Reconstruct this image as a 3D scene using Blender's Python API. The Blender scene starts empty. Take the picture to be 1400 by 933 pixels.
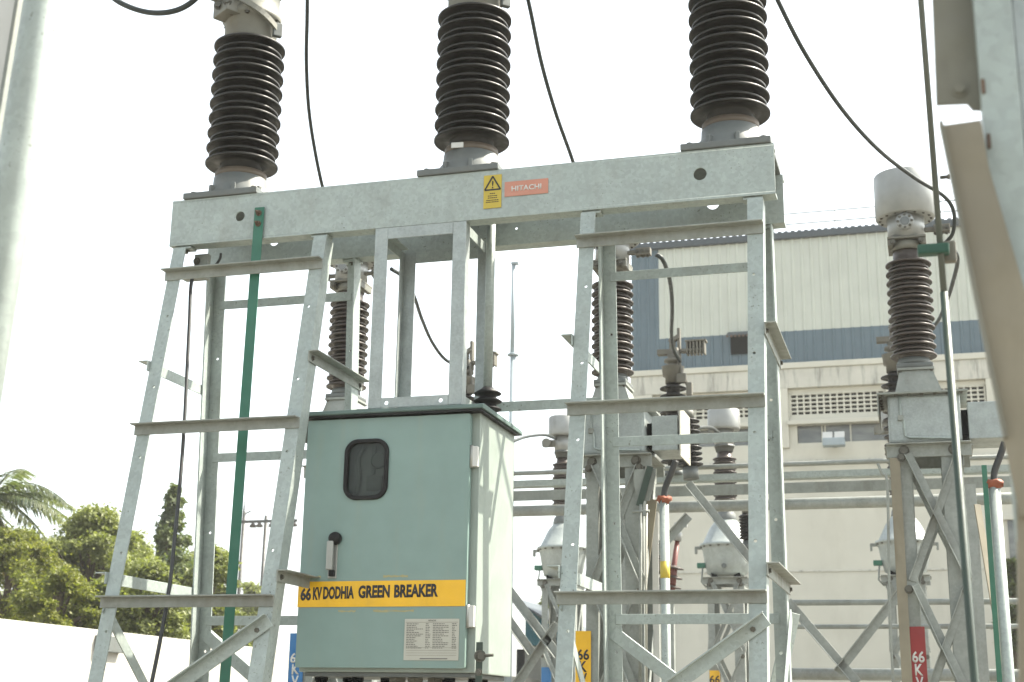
import bpy, bmesh, math, random
from mathutils import Vector, Matrix
V = Vector
R = math.radians
random.seed(7)
scene = bpy.context.scene
col = scene.collection

# ------------------------------------------------------------------ camera, sky, sun, exposure
FPX, PITCH, ROLL, YAW = 1910.77, 0.262957, 0.016476, -0.292307
CAM = V((0, -7.0, 1.5))
fw = V((math.sin(YAW)*math.cos(PITCH), math.cos(YAW)*math.cos(PITCH), math.sin(PITCH)))
_r0 = V((math.cos(YAW), -math.sin(YAW), 0)); _u0 = _r0.cross(fw)
rt = _r0*math.cos(ROLL) + _u0*math.sin(ROLL); up = rt.cross(fw)
cam = bpy.data.cameras.new('camera'); camo = bpy.data.objects.new('camera', cam); col.objects.link(camo)
camo.matrix_world = Matrix(((rt.x, up.x, -fw.x, CAM.x), (rt.y, up.y, -fw.y, CAM.y), (rt.z, up.z, -fw.z, CAM.z), (0, 0, 0, 1)))
cam.sensor_width = 36; cam.lens = FPX/1400*36; cam.clip_start = .1; cam.clip_end = 2000
cam.dof.use_dof = True; cam.dof.focus_distance = 7.5; cam.dof.aperture_fstop = 4.5
scene.camera = camo

SUN_EL, SUN_DX, SUN_DY = R(52), 1.0, 0.58
w = bpy.data.worlds.new('World'); scene.world = w; w.use_nodes = True
nt = w.node_tree; nt.nodes.clear()
sky = nt.nodes.new('ShaderNodeTexSky'); sky.sky_type = 'NISHITA'; sky.sun_disc = False
sky.sun_elevation = SUN_EL; sky.sun_rotation = math.atan2(SUN_DX, SUN_DY)
sky.air_density = 1.0; sky.dust_density = 3.0; sky.ozone_density = 0.6; sky.altitude = 0
bgn = nt.nodes.new('ShaderNodeBackground'); bgn.inputs['Strength'].default_value = .13
wo = nt.nodes.new('ShaderNodeOutputWorld')
hz = nt.nodes.new('ShaderNodeHueSaturation'); hz.inputs['Saturation'].default_value = .30      # milky, hazy sky
nt.links.new(sky.outputs[0], hz.inputs['Color']); tn = nt.nodes.new('ShaderNodeMixRGB'); tn.blend_type = 'MULTIPLY'; tn.inputs[0].default_value = 1
tn.inputs[2].default_value = (.97, 1.0, .97, 1); nt.links.new(hz.outputs[0], tn.inputs[1]); nt.links.new(tn.outputs[0], bgn.inputs[0]); nt.links.new(bgn.outputs[0], wo.inputs[0])
sl = bpy.data.lights.new('sun', 'SUN'); so = bpy.data.objects.new('sun', sl); col.objects.link(so)
sl.energy = 4.1; sl.angle = R(.5); sl.color = (1.0, .93, .80)
sd = V((SUN_DX, SUN_DY, math.hypot(SUN_DX, SUN_DY)*math.tan(SUN_EL))).normalized()
so.rotation_euler = sd.to_track_quat('Z', 'Y').to_euler()
vs = scene.view_settings
vs.view_transform = 'Standard'; vs.look = 'None'; vs.gamma = 1; vs.use_curve_mapping = False
vs.exposure = 1.95

def at(px, py, Y):
    """the point on the plane y=Y that the photograph shows at pixel (px, py)"""
    d = fw + rt*((px-700)/FPX) - up*((py-466.5)/FPX)
    return CAM + d*((Y-CAM.y)/d.y)

# ------------------------------------------------------------------ materials
def mat(name, build):
    m = bpy.data.materials.new(name); m.use_nodes = True
    t = m.node_tree; b = t.nodes['Principled BSDF']; build(t, b); return m
def N(t, typ, **kw):
    n = t.nodes.new(typ)
    for k, v in kw.items():
        if k in n.inputs: n.inputs[k].default_value = v
        else: setattr(n, k, v)
    return n
def rgb(c): return (c[0], c[1], c[2], 1)
def coords(t, stretch=(1, 1, 1)):
    g = N(t, 'ShaderNodeNewGeometry'); mp = N(t, 'ShaderNodeMapping'); mp.inputs['Scale'].default_value = stretch
    t.links.new(g.outputs['Position'], mp.inputs['Vector']); return mp.outputs[0]
def noise(t, vec, scale, detail=4, rough=.55):
    n = N(t, 'ShaderNodeTexNoise'); n.inputs['Scale'].default_value = scale; n.inputs['Detail'].default_value = detail
    n.inputs['Roughness'].default_value = rough; t.links.new(vec, n.inputs['Vector']); return n.outputs['Fac']
def ramp(t, fac, a, b, ca=(0, 0, 0), cb=(1, 1, 1)):
    r = N(t, 'ShaderNodeValToRGB'); r.color_ramp.elements[0].position = a; r.color_ramp.elements[1].position = b
    r.color_ramp.elements[0].color = rgb(ca); r.color_ramp.elements[1].color = rgb(cb)
    t.links.new(fac, r.inputs[0]); return r.outputs[0]
def mix(t, fac, a, b, mode='MIX'):
    m = N(t, 'ShaderNodeMixRGB', blend_type=mode)
    for s, v in ((0, fac), (1, a), (2, b)):
        if hasattr(v, 'is_output'): t.links.new(v, m.inputs[s])
        elif s == 0: m.inputs[0].default_value = v
        else: m.inputs[s].default_value = rgb(v)
    return m.outputs[0]
def bump(t, b, h, strength=.2, dist=.004):
    n = N(t, 'ShaderNodeBump'); n.inputs['Strength'].default_value = strength; n.inputs['Distance'].default_value = dist
    t.links.new(h, n.inputs['Height']); t.links.new(n.outputs[0], b.inputs['Normal'])

KA = .60
def worn(name, base, var=.18, dirt=(.16, .13, .09), dirt_amt=.35, rough=.5, metal=0., spangle=0., scale=1., specks=0., streak=(1, 1, .25), spec=.5):
    base = [x*KA for x in base]; dirt = [x*KA for x in dirt]
    def f(t, b):
        p = coords(t); ps = coords(t, streak)
        c = mix(t, ramp(t, noise(t, p, 6*scale), .3, .7), [x*(1-var) for x in base], [min(1, x*(1+var*.6)) for x in base])
        if spangle:
            vo = N(t, 'ShaderNodeTexVoronoi'); vo.inputs['Scale'].default_value = 55*scale; t.links.new(p, vo.inputs['Vector'])
            bw = N(t, 'ShaderNodeRGBToBW'); t.links.new(vo.outputs['Color'], bw.inputs[0])
            c = mix(t, spangle, c, ramp(t, bw.outputs[0], .2, .8, [x*.6 for x in base], [min(1, x*1.35) for x in base]))
        d = ramp(t, noise(t, ps, 5*scale, 8, .65), .52, .78)
        dm = N(t, 'ShaderNodeMath', operation='MULTIPLY'); t.links.new(d, dm.inputs[0]); dm.inputs[1].default_value = dirt_amt
        c = mix(t, dm.outputs[0], c, dirt)
        if specks:
            s = ramp(t, noise(t, p, 75*scale, 2, .5), .66, .70); s2 = ramp(t, noise(t, p, 3*scale, 3), .45, .62)
            m1 = N(t, 'ShaderNodeMath', operation='MULTIPLY'); t.links.new(s, m1.inputs[0]); t.links.new(s2, m1.inputs[1])
            m2 = N(t, 'ShaderNodeMath', operation='MULTIPLY'); t.links.new(m1.outputs[0], m2.inputs[0]); m2.inputs[1].default_value = specks
            c = mix(t, m2.outputs[0], c, (.10, .095, .08))
        t.links.new(c, b.inputs['Base Color'])
        rr = ramp(t, noise(t, p, 14*scale), .3, .7, (rough-.12,)*3, (min(1, rough+.14),)*3)
        t.links.new(rr, b.inputs['Roughness']); b.inputs['Metallic'].default_value = metal; b.inputs['Specular IOR Level'].default_value = spec
        bump(t, b, noise(t, p, 40*scale, 3), .12, .003)
    return mat(name, f)

M = {}
M['galv'] = worn('galvanised steel', (.465, .53, .50), .12, (.26, .24, .18), .36, .52, .25, .17, 1, .9)
M['galv_new'] = worn('bright galvanised steel', (.46, .51, .495), .16, (.27, .28, .26), .35, .45, .35, .14, 1.6)
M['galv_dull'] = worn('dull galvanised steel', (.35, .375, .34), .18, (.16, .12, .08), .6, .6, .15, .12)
M['galv_far'] = worn('weathered galvanised steel', (.38, .41, .38), .2, (.15, .11, .07), .5, .6, .15, .15)
M['silver'] = worn('aluminium paint', (.43, .445, .43), .16, (.15, .14, .12), .7, .45, .3, 0, .7)
M['teal'] = worn('pale green cabinet paint', (.36, .42, .375), .05, (.20, .27, .22), .35, .42, 0, 0, .6, 0, (1, 1, .3))  # same paint as the door, paled to hold the sun on the side
M['door_teal'] = worn('grey green door paint', (.262, .385, .35), .06, (.33, .36, .27), .45, .42, 0, 0, .9, 0, (1.6, 1, .18))
M['roof_teal'] = worn('dark green roof paint', (.13, .205, .185), .1, (.1, .1, .08), .4, .5)
M['base_grey'] = worn('grey casting paint', (.155, .172, .165), .12, (.17, .15, .11), .5, .55)
M['head_dark'] = worn('dusty bronze fittings', (.17, .16, .125), .2, (.09, .075, .05), .5, .6)
M['head_grey'] = worn('dusty grey casting', (.21, .21, .175), .15, (.2, .16, .09), .6, .55)
M['porcelain'] = worn('dark brown glaze', (.028, .0265, .024), .15, (.10, .092, .08), .2, .42, 0, 0, 1.3, 0, (1, 1, 1), .22)
M['porcelain_red'] = worn('brown glaze', (.075, .060, .050), .2, (.22, .19, .16), .35, .40, 0, 0, 1.3, 0, (1, 1, 1), .3)
M['band_brown'] = worn('brown cement band', (.12, .09, .06), .2, (.2, .17, .12), .5, .6)
M['green'] = worn('green earthing paint', (.018, .17, .10), .12, (.05, .16, .10), .4, .45)
M['green_dark'] = worn('dark green clamp paint', (.012, .085, .05), .2, (.05, .06, .05), .5, .6)
M['rod_grey'] = worn('dull grey green bar', (.12, .135, .11), .15, (.16, .15, .11), .4, .6)
M['green_pale'] = worn('faded green paint', (.035, .065, .045), .2, (.07, .07, .06), .5, .5)
M['cable'] = worn('black cable sheath', (.026, .028, .026), .2, (.1, .09, .07), .3, .5)
M['conductor'] = worn('weathered conductor', (.034, .044, .042), .2, (.07, .07, .06), .3, .5, 0, 0, 1, 0, (1, 1, .25), .3)
M['rubber'] = worn('black rubber', (.010, .010, .010), .3, (.05, .045, .04), .3, .55, 0, 0, 1, 0, (1, 1, .25), .25)
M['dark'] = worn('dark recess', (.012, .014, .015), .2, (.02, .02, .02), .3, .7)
M['yellow'] = worn('yellow paint', (1.1, .62, .012), .08, (.5, .36, .06), .35, .5)
M['yellow_trace'] = worn('faint yellow paint trace', (.46, .42, .20), .1, (.30, .38, .32), .9, .5, 0, 0, 3)
M['sign_yellow'] = worn('yellow plate', (.66, .50, .05), .05, (.5, .4, .1), .2, .45)
M['coral'] = worn('faded coral plate', (.66, .29, .20), .08, (.66, .42, .26), .6, .5)
M['white'] = worn('white paint', (.78, .78, .74), .05, (.5, .48, .42), .2, .5)
M['plate'] = worn('cream data plate', (.62, .61, .52), .06, (.45, .42, .33), .3, .4)
M['ink'] = worn('black lettering', (.02, .021, .025), .1, (.04, .04, .04), .2, .6)
M['ink_soft'] = worn('grey lettering', (.17, .165, .15), .2, (.3, .3, .25), .3, .6)
M['red'] = worn('red paint', (.34, .014, .014), .12, (.3, .06, .05), .4, .5)
M['blue'] = worn('blue paint', (.02, .19, .48), .1, (.1, .2, .35), .3, .5)
M['orange'] = worn('orange sealing compound', (.36, .10, .045), .3, (.3, .08, .03), .4, .7)
M['rust'] = worn('rusty bolt', (.16, .10, .065), .3, (.08, .05, .03), .6, .75)
M['steel_bolt'] = worn('bolt steel', (.15, .145, .12), .2, (.14, .11, .07), .6, .5, .5)
M['handle_grey'] = worn('handle metal', (.50, .51, .47), .1, (.3, .3, .25), .3, .4, .5)
M['arrester_red'] = worn('red brown polymer', (.20, .045, .03), .15, (.25, .12, .09), .3, .5)
M['clad_beige'] = worn('beige cladding', (.72, .755, .665), .05, (.40, .39, .33), .35, .5, 0, 0, .35, 0, (1, 1, .12))
M['clad_blue'] = worn('blue cladding', (.125, .19, .23), .06, (.14, .2, .24), .35, .5, 0, 0, .35, 0, (1, 1, .12))
M['gutter'] = worn('dark blue gutter', (.055, .075, .09), .1, (.08, .1, .1), .4, .5)
M['plaster'] = worn('cream plaster', (.82, .80, .685), .05, (.40, .37, .29), .30, .85, 0, 0, .25, 0, (1, 1, .3))
M['concrete'] = worn('stained concrete', (.78, .765, .67), .1, (.09, .09, .08), .95, .85, 0, 0, .45, 0, (3.2, 1, .35))
M['wall_white'] = worn('whitewashed wall', (.60, .585, .53), .08, (.30, .28, .23), .7, .9, 0, 0, .3, 0, (1, 1, .4))
M['tin_blue'] = worn('turquoise tin', (.13, .40, .47), .12, (.15, .2, .2), .4, .5)
M['tin_white'] = worn('pale tin', (.6, .6, .54), .08, (.4, .38, .3), .4, .6)
M['bark'] = worn('bark', (.14, .105, .07), .25, (.05, .04, .03), .6, .9)
M['pole_white'] = worn('pale blue pole paint', (.42, .50, .54), .06, (.4, .42, .4), .3, .5)
M['tan_plate'] = worn('tan primed plate', (.315, .28, .20), .14, (.20, .165, .10), .7, .6)
M['grey_plate'] = worn('weathered grey plate', (.24, .235, .185), .15, (.07, .055, .035), .7, .65)
def _gravel(t, b):
    p = coords(t); v = N(t, 'ShaderNodeTexVoronoi'); v.inputs['Scale'].default_value = 22; t.links.new(p, v.inputs['Vector'])
    bw = N(t, 'ShaderNodeRGBToBW'); t.links.new(v.outputs['Color'], bw.inputs[0])
    c = ramp(t, bw.outputs[0], .1, .9, (.11, .10, .085), (.22, .21, .18))
    c = mix(t, ramp(t, noise(t, p, .5), .4, .65), c, (.17, .155, .12)); t.links.new(c, b.inputs['Base Color'])
    b.inputs['Roughness'].default_value = .95; bump(t, b, v.outputs['Distance'], .7, .03)
M['gravel'] = mat('gravel', _gravel)
def _glass(t, b):
    b.inputs['Base Color'].default_value = (.02, .022, .022, 1); b.inputs['Roughness'].default_value = .06
    tr = N(t, 'ShaderNodeBsdfTransparent'); tr.inputs[0].default_value = (.75, .78, .76, 1); ms = N(t, 'ShaderNodeMixShader')
    ms.inputs[0].default_value = .25
    o = t.nodes['Material Output']; t.links.new(tr.outputs[0], ms.inputs[1]); t.links.new(b.outputs[0], ms.inputs[2]); t.links.new(ms.outputs[0], o.inputs[0])
M['glass'] = mat('inspection glass', _glass)
def _wglass(t, b):
    p = coords(t, (.6, 1, 3)); c = ramp(t, noise(t, p, 2.2, 3), .35, .7, (.08, .09, .09), (.17, .18, .17))
    t.links.new(c, b.inputs['Base Color']); b.inputs['Roughness'].default_value = .18
M['window_glass'] = mat('dusty window glass', _wglass)
def leafmat(name, c1, c2, trans=.35):
    def f(t, b):
        g = N(t, 'ShaderNodeNewGeometry')
        c = ramp(t, g.outputs['Random Per Island'], .05, .95, c1, c2)
        p = coords(t); c = mix(t, ramp(t, noise(t, p, 1.1, 3), .4, .6), c, mix(t, .5, c, (.12, .14, .035)))
        t.links.new(c, b.inputs['Base Color']); b.inputs['Roughness'].default_value = .55
        tl = N(t, 'ShaderNodeBsdfTranslucent'); t.links.new(mix(t, 1, c, (1.5, 1.6, .7), 'MULTIPLY'), tl.inputs[0])
        ms = N(t, 'ShaderNodeMixShader'); ms.inputs[0].default_value = trans; o = t.nodes['Material Output']
        t.links.new(b.outputs[0], ms.inputs[1]); t.links.new(tl.outputs[0], ms.inputs[2]); t.links.new(ms.outputs[0], o.inputs[0])
    return mat(name, f)
M['leaf'] = leafmat('broad leaves', (.095, .112, .032), (.225, .245, .085))
M['leaf_yel'] = leafmat('feathery yellow green leaves', (.09, .11, .02), (.2, .2, .04), .45)
M['leaf_dark'] = leafmat('dark conifer leaves', (.04, .068, .032), (.11, .135, .06))
M['frond'] = leafmat('palm fronds', (.03, .05, .025), (.085, .10, .055))
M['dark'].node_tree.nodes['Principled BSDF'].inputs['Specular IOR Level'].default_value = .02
M['frond_dry'] = leafmat('dry palm fronds', (.12, .09, .05), (.24, .19, .11), .2)

# ------------------------------------------------------------------ mesh helpers (world coordinates)
def nb(): return bmesh.new()
def merge(bm, tmp):
    me = bpy.data.meshes.new('t'); tmp.to_mesh(me); tmp.free(); bm.from_mesh(me); bpy.data.meshes.remove(me)
def box(bm, lo, hi, bev=0.):
    t = nb(); bmesh.ops.create_cube(t, size=1)
    lo, hi = V(lo), V(hi)
    for v in t.verts: v.co = V([lo[i] + (v.co[i]+.5)*(hi[i]-lo[i]) for i in range(3)])
    if bev: bmesh.ops.bevel(t, geom=t.edges[:], offset=bev, segments=2, affect='EDGES', profile=.6)
    merge(bm, t); return bm
def obox(bm, c, ax, ay, az, bev=0.):
    """box centred on c with half-axes ax, ay, az"""
    t = nb(); bmesh.ops.create_cube(t, size=2)
    for v in t.verts: v.co = V(c) + V(ax)*v.co.x + V(ay)*v.co.y + V(az)*v.co.z
    bmesh.ops.recalc_face_normals(t, faces=t.faces[:])
    if bev: bmesh.ops.bevel(t, geom=t.edges[:], offset=bev, segments=2, affect='EDGES', profile=.6)
    merge(bm, t); return bm
def ortho(a, b, d1):
    ax = (V(b)-V(a)).normalized(); d = V(d1); d = (d - ax*d.dot(ax)).normalized(); return ax, d, ax.cross(d)
def prism(bm, a, b, e1, e2, poly, bev=0.):
    t = nb(); a, b = V(a), V(b)
    A = [t.verts.new(a + e1*p[0] + e2*p[1]) for p in poly]; B = [t.verts.new(b + e1*p[0] + e2*p[1]) for p in poly]
    n = len(poly)
    t.faces.new(A); t.faces.new(B[::-1])
    for i in range(n): t.faces.new((A[i], B[i], B[(i+1) % n], A[(i+1) % n]))
    bmesh.ops.recalc_face_normals(t, faces=t.faces[:])
    if bev: bmesh.ops.bevel(t, geom=t.edges[:], offset=bev, segments=1, affect='EDGES')
    merge(bm, t); return bm
def angle(bm, a, b, d1, w1, d2, w2, t=.009, bev=.0015):
    """rolled angle: heel on the line a-b, one flange along d1, the other along d2"""
    ax, e1, e = ortho(a, b, d1); e2 = e if e.dot(V(d2)) > 0 else -e
    return prism(bm, a, b, e1, e2, [(0, 0), (w1, 0), (w1, t), (t, t), (t, w2), (0, w2)], bev)
def flat(bm, a, b, d1, w, t=.008, bev=.001):
    ax, e1, e2 = ortho(a, b, d1)
    return prism(bm, a, b, e1, e2, [(-w/2, -t/2), (w/2, -t/2), (w/2, t/2), (-w/2, t/2)], bev)
def plate(bm, o, ux, uy, L, W, n, th, holes=()):
    """plate with round holes: corner o, sides ux*L and uy*W, thickness th along n; holes = (u, v, r)"""
    t = nb(); o, ux, uy, n = V(o), V(ux), V(uy), V(n)
    def loop(pts):
        vs_ = [t.verts.new(p) for p in pts]
        for i in range(len(vs_)): t.edges.new((vs_[i], vs_[(i+1) % len(vs_)]))
    loop([o, o+ux*L, o+ux*L+uy*W, o+uy*W])
    for (u, v, r) in holes:
        k = 22 if r > .02 else 10
        loop([o + ux*(u+r*math.cos(2*math.pi*i/k)) + uy*(v+r*math.sin(2*math.pi*i/k)) for i in range(k)])
    bmesh.ops.triangle_fill(t, use_beauty=True, edges=t.edges[:], normal=n)
    ex = bmesh.ops.extrude_face_region(t, geom=t.faces[:])
    bmesh.ops.translate(t, vec=n*th, verts=[g for g in ex['geom'] if isinstance(g, bmesh.types.BMVert)])
    bmesh.ops.recalc_face_normals(t, faces=t.faces[:]); merge(bm, t); return bm
def lathe(bm, o, prof, seg=40, axis=(0, 0, 1), smooth=True):
    t = nb(); o = V(o); az = V(axis).normalized(); axx = az.orthogonal().normalized(); ay = az.cross(axx)
    rings = []
    for (r, z) in prof:
        rings.append([t.verts.new(o + az*z + (axx*math.cos(2*math.pi*i/seg) + ay*math.sin(2*math.pi*i/seg))*max(r, 1e-4)) for i in range(seg)])
    for a, b in zip(rings, rings[1:]):
        for i in range(seg): t.faces.new((a[i], a[(i+1) % seg], b[(i+1) % seg], b[i]))
    t.faces.new(rings[0][::-1]); t.faces.new(rings[-1])
    bmesh.ops.recalc_face_normals(t, faces=t.faces[:])
    for f in t.faces: f.smooth = smooth and len(f.verts) == 4
    merge(bm, t); return bm
def spline(pts, n=10):
    P = [V(p) for p in pts]; P = [P[0]*2-P[1]] + P + [P[-1]*2-P[-2]]; out = []
    for i in range(1, len(P)-2):
        for k in range(n):
            s = k/n; a, b, c, d = P[i-1:i+3]
            out.append(.5*((2*b) + (c-a)*s + (2*a-5*b+4*c-d)*s*s + (3*b-a-3*c+d)*s**3))
    return out + [P[-2]]
def tube(bm, pts, r, seg=10, r1=None):
    t = nb(); pts = [V(p) for p in pts]; rings = []; d0 = None; n = len(pts)
    for i, p in enumerate(pts):
        tg = (pts[min(i+1, n-1)] - pts[max(i-1, 0)]).normalized()
        d0 = tg.orthogonal().normalized() if d0 is None else (d0 - tg*d0.dot(tg)).normalized()
        e = tg.cross(d0); rr = r if r1 is None else r+(r1-r)*i/(n-1)
        rings.append([t.verts.new(p + (d0*math.cos(2*math.pi*k/seg) + e*math.sin(2*math.pi*k/seg))*rr) for k in range(seg)])
    for a, b in zip(rings, rings[1:]):
        for k in range(seg):
            f = t.faces.new((a[k], a[(k+1) % seg], b[(k+1) % seg], b[k])); f.smooth = True
    t.faces.new(rings[0][::-1]); t.faces.new(rings[-1]); bmesh.ops.recalc_face_normals(t, faces=t.faces[:]); merge(bm, t); return bm
def hexbolt(bm, p, n, r=.014, h=.012, tail=0.):
    n = V(n).normalized(); t = lathe(nb(), p, [(r*1.5, 0), (r*1.5, h*.25)], 14, n, False); merge(bm, t)
    t = lathe(nb(), V(p)+n*h*.25, [(r, 0), (r, h)], 6, n, False); merge(bm, t)
    if tail: merge(bm, lathe(nb(), V(p)+n*h, [(r*.5, 0), (r*.5, tail)], 8, n, False))
    return bm

# ------------------------------------------------------------------ object helpers
def tag(o, label=None, cat=None, group=None, kind=None):
    for k, v in (('label', label), ('category', cat), ('group', group), ('kind', kind)):
        if v: o[k] = v
    return o
def thing(name, base, label, cat, group=None):
    o = bpy.data.objects.new(name, None); col.objects.link(o); o.location = V(base); o.empty_display_size = .2
    return tag(o, label, cat, group)
def rootof(o):
    while o.parent: o = o.parent
    return o
def part(name, bm, m, parent=None, label=None):
    me = bpy.data.meshes.new(name)
    if parent is not None:
        bmesh.ops.translate(bm, vec=-rootof(parent).location, verts=bm.verts[:])
    bm.to_mesh(me); bm.free(); me.materials.append(M[m] if isinstance(m, str) else m)
    o = bpy.data.objects.new(name, me); col.objects.link(o)
    if parent is not None: o.parent = parent
    if label: o['label'] = label
    return o
def single(name, bm, m, label, cat, group=None):
    """a thing that is one mesh: origin at its lowest centre"""
    xs = [v.co for v in bm.verts]; lo = V([min(c[i] for c in xs) for i in range(3)]); hi = V([max(c[i] for c in xs) for i in range(3)])
    o0 = V(((lo.x+hi.x)/2, (lo.y+hi.y)/2, lo.z)); bmesh.ops.translate(bm, vec=-o0, verts=bm.verts[:])
    o = part(name, bm, m); o.location = o0; return tag(o, label, cat, group)
def structure(name, bm, m): return tag(part(name, bm, m), kind='structure')
def copy_tree(o, off, label=None, skip=()):
    c = o.copy(); col.objects.link(c); c.location = o.location + V(off)
    if label: c['label'] = label
    def rec(src, dst):
        for ch in list(src.children):
            if ch.name.split('.')[0] in skip: continue
            d = ch.copy(); col.objects.link(d); d.parent = dst; rec(ch, d)
    rec(o, c); return c
def text_bm(s, o, ex, ey, size, off=0., depth=.0015, spacing=1., width=None, sx=1.):
    """lettering: centred on o, reading along ex, upright along ey"""
    cu = bpy.data.curves.new('lettering', 'FONT'); cu.body = s; cu.size = 1; cu.offset = off; cu.extrude = .0
    cu.align_x = 'CENTER'; cu.align_y = 'CENTER'; cu.space_character = spacing; cu.resolution_u = 3
    ob = bpy.data.objects.new('lettering', cu); col.objects.link(ob); bpy.context.view_layer.update()
    me = bpy.data.meshes.new_from_object(ob.evaluated_get(bpy.context.evaluated_depsgraph_get()))
    bpy.data.objects.remove(ob); bpy.data.curves.remove(cu)
    t = nb(); t.from_mesh(me); bpy.data.meshes.remove(me)
    xs = [v.co.x for v in t.verts]; ys = [v.co.y for v in t.verts]; cx, cy = (min(xs)+max(xs))/2, (min(ys)+max(ys))/2
    ky = size/(max(ys)-min(ys)); kx = (width/(max(xs)-min(xs))) if width else ky*sx
    ex, ey = V(ex).normalized(), V(ey).normalized(); n = ex.cross(ey); o = V(o)
    for v in t.verts: v.co = o + ex*(v.co.x-cx)*kx + ey*(v.co.y-cy)*ky
    ge = bmesh.ops.extrude_face_region(t, geom=t.faces[:])
    bmesh.ops.translate(t, vec=n*depth, verts=[g for g in ge['geom'] if isinstance(g, bmesh.types.BMVert)])
    bmesh.ops.recalc_face_normals(t, faces=t.faces[:]); return t
X, Y_, Z = V((1, 0, 0)), V((0, 1, 0)), V((0, 0, 1))
FRONT = -Y_

# ------------------------------------------------------------------ ground
bm = nb(); bmesh.ops.create_grid(bm, x_segments=4, y_segments=4, size=600)
structure('ground', bm, 'gravel')
# ------------------------------------------------------------------ breaker gantry (one welded and bolted steel frame)
GT = thing('steel_gantry', (-2.46, .25, 0), 'tall galvanised steel frame on two splayed towers carrying the three big dark insulators', 'steel frame')
bx0, bx1, bz0, bz1 = -4.256, -.672, 4.185, 4.472
bm = nb(); BL = bx1-bx0
plate(bm, (bx0, 0, bz0), X, Z, BL, bz1-bz0, Y_, .012, [(-3.80-bx0, 4.336-bz0, .031), (-1.068-bx0, 4.334-bz0, .036)])
for z in (bz0, bz1-.016): box(bm, (bx0, .012, z), (bx1, .10, z+.016), .002)
for (a, z) in ((bz0, 1), (bz1, -1)):    # rolled heel
    lathe(bm, (bx0, .012, a+z*.0125), [(.0125, 0), (.0125, BL)], 16, X)
BF = part('front_beam', bm, 'galv', GT)
bm = nb()
plate(bm, (bx0, .46, bz0), X, Z, BL, bz1-bz0, Y_, .012, [(-3.80-bx0, 4.336-bz0, .031), (-1.068-bx0, 4.334-bz0, .036), (-2.23-bx0, 4.285-bz0, .009)])
for z in (bz0, bz1-.016): box(bm, (bx0, .472, z), (bx1, .56, z+.016), .002)
part('rear_beam', bm, 'galv', GT)
for x in ():
    bm = nb(); box(bm, (x-.04, .105, bz0+.02), (x+.04, .455, bz0+.032)); part('spacer_plate', bm, 'galv_dull', GT)
def yf(z): return -.035-.19*(4.0-z)
def yr(z): return .51+.06*(4.15-z)
boltme = nb(); hexbolt(boltme, (0, 0, 0), FRONT, .013, .012); _b = bpy.data.meshes.new('bolt'); boltme.to_mesh(_b); boltme.free(); _b.materials.append(M['steel_bolt'])
def bolt(p, parent, n=FRONT, s=1., m=None):
    o = bpy.data.objects.new('bolt', _b); col.objects.link(o); o.parent = parent
    o.location = V(p) - rootof(parent).location; o.scale = (s, s, s)
    o.rotation_euler = V(FRONT).rotation_difference(V(n).normalized()).to_euler(); return o
TW = ((-4.225, -3.232, 0), (-1.725, -.738, 1))
FW, LT = .082, .009
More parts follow.
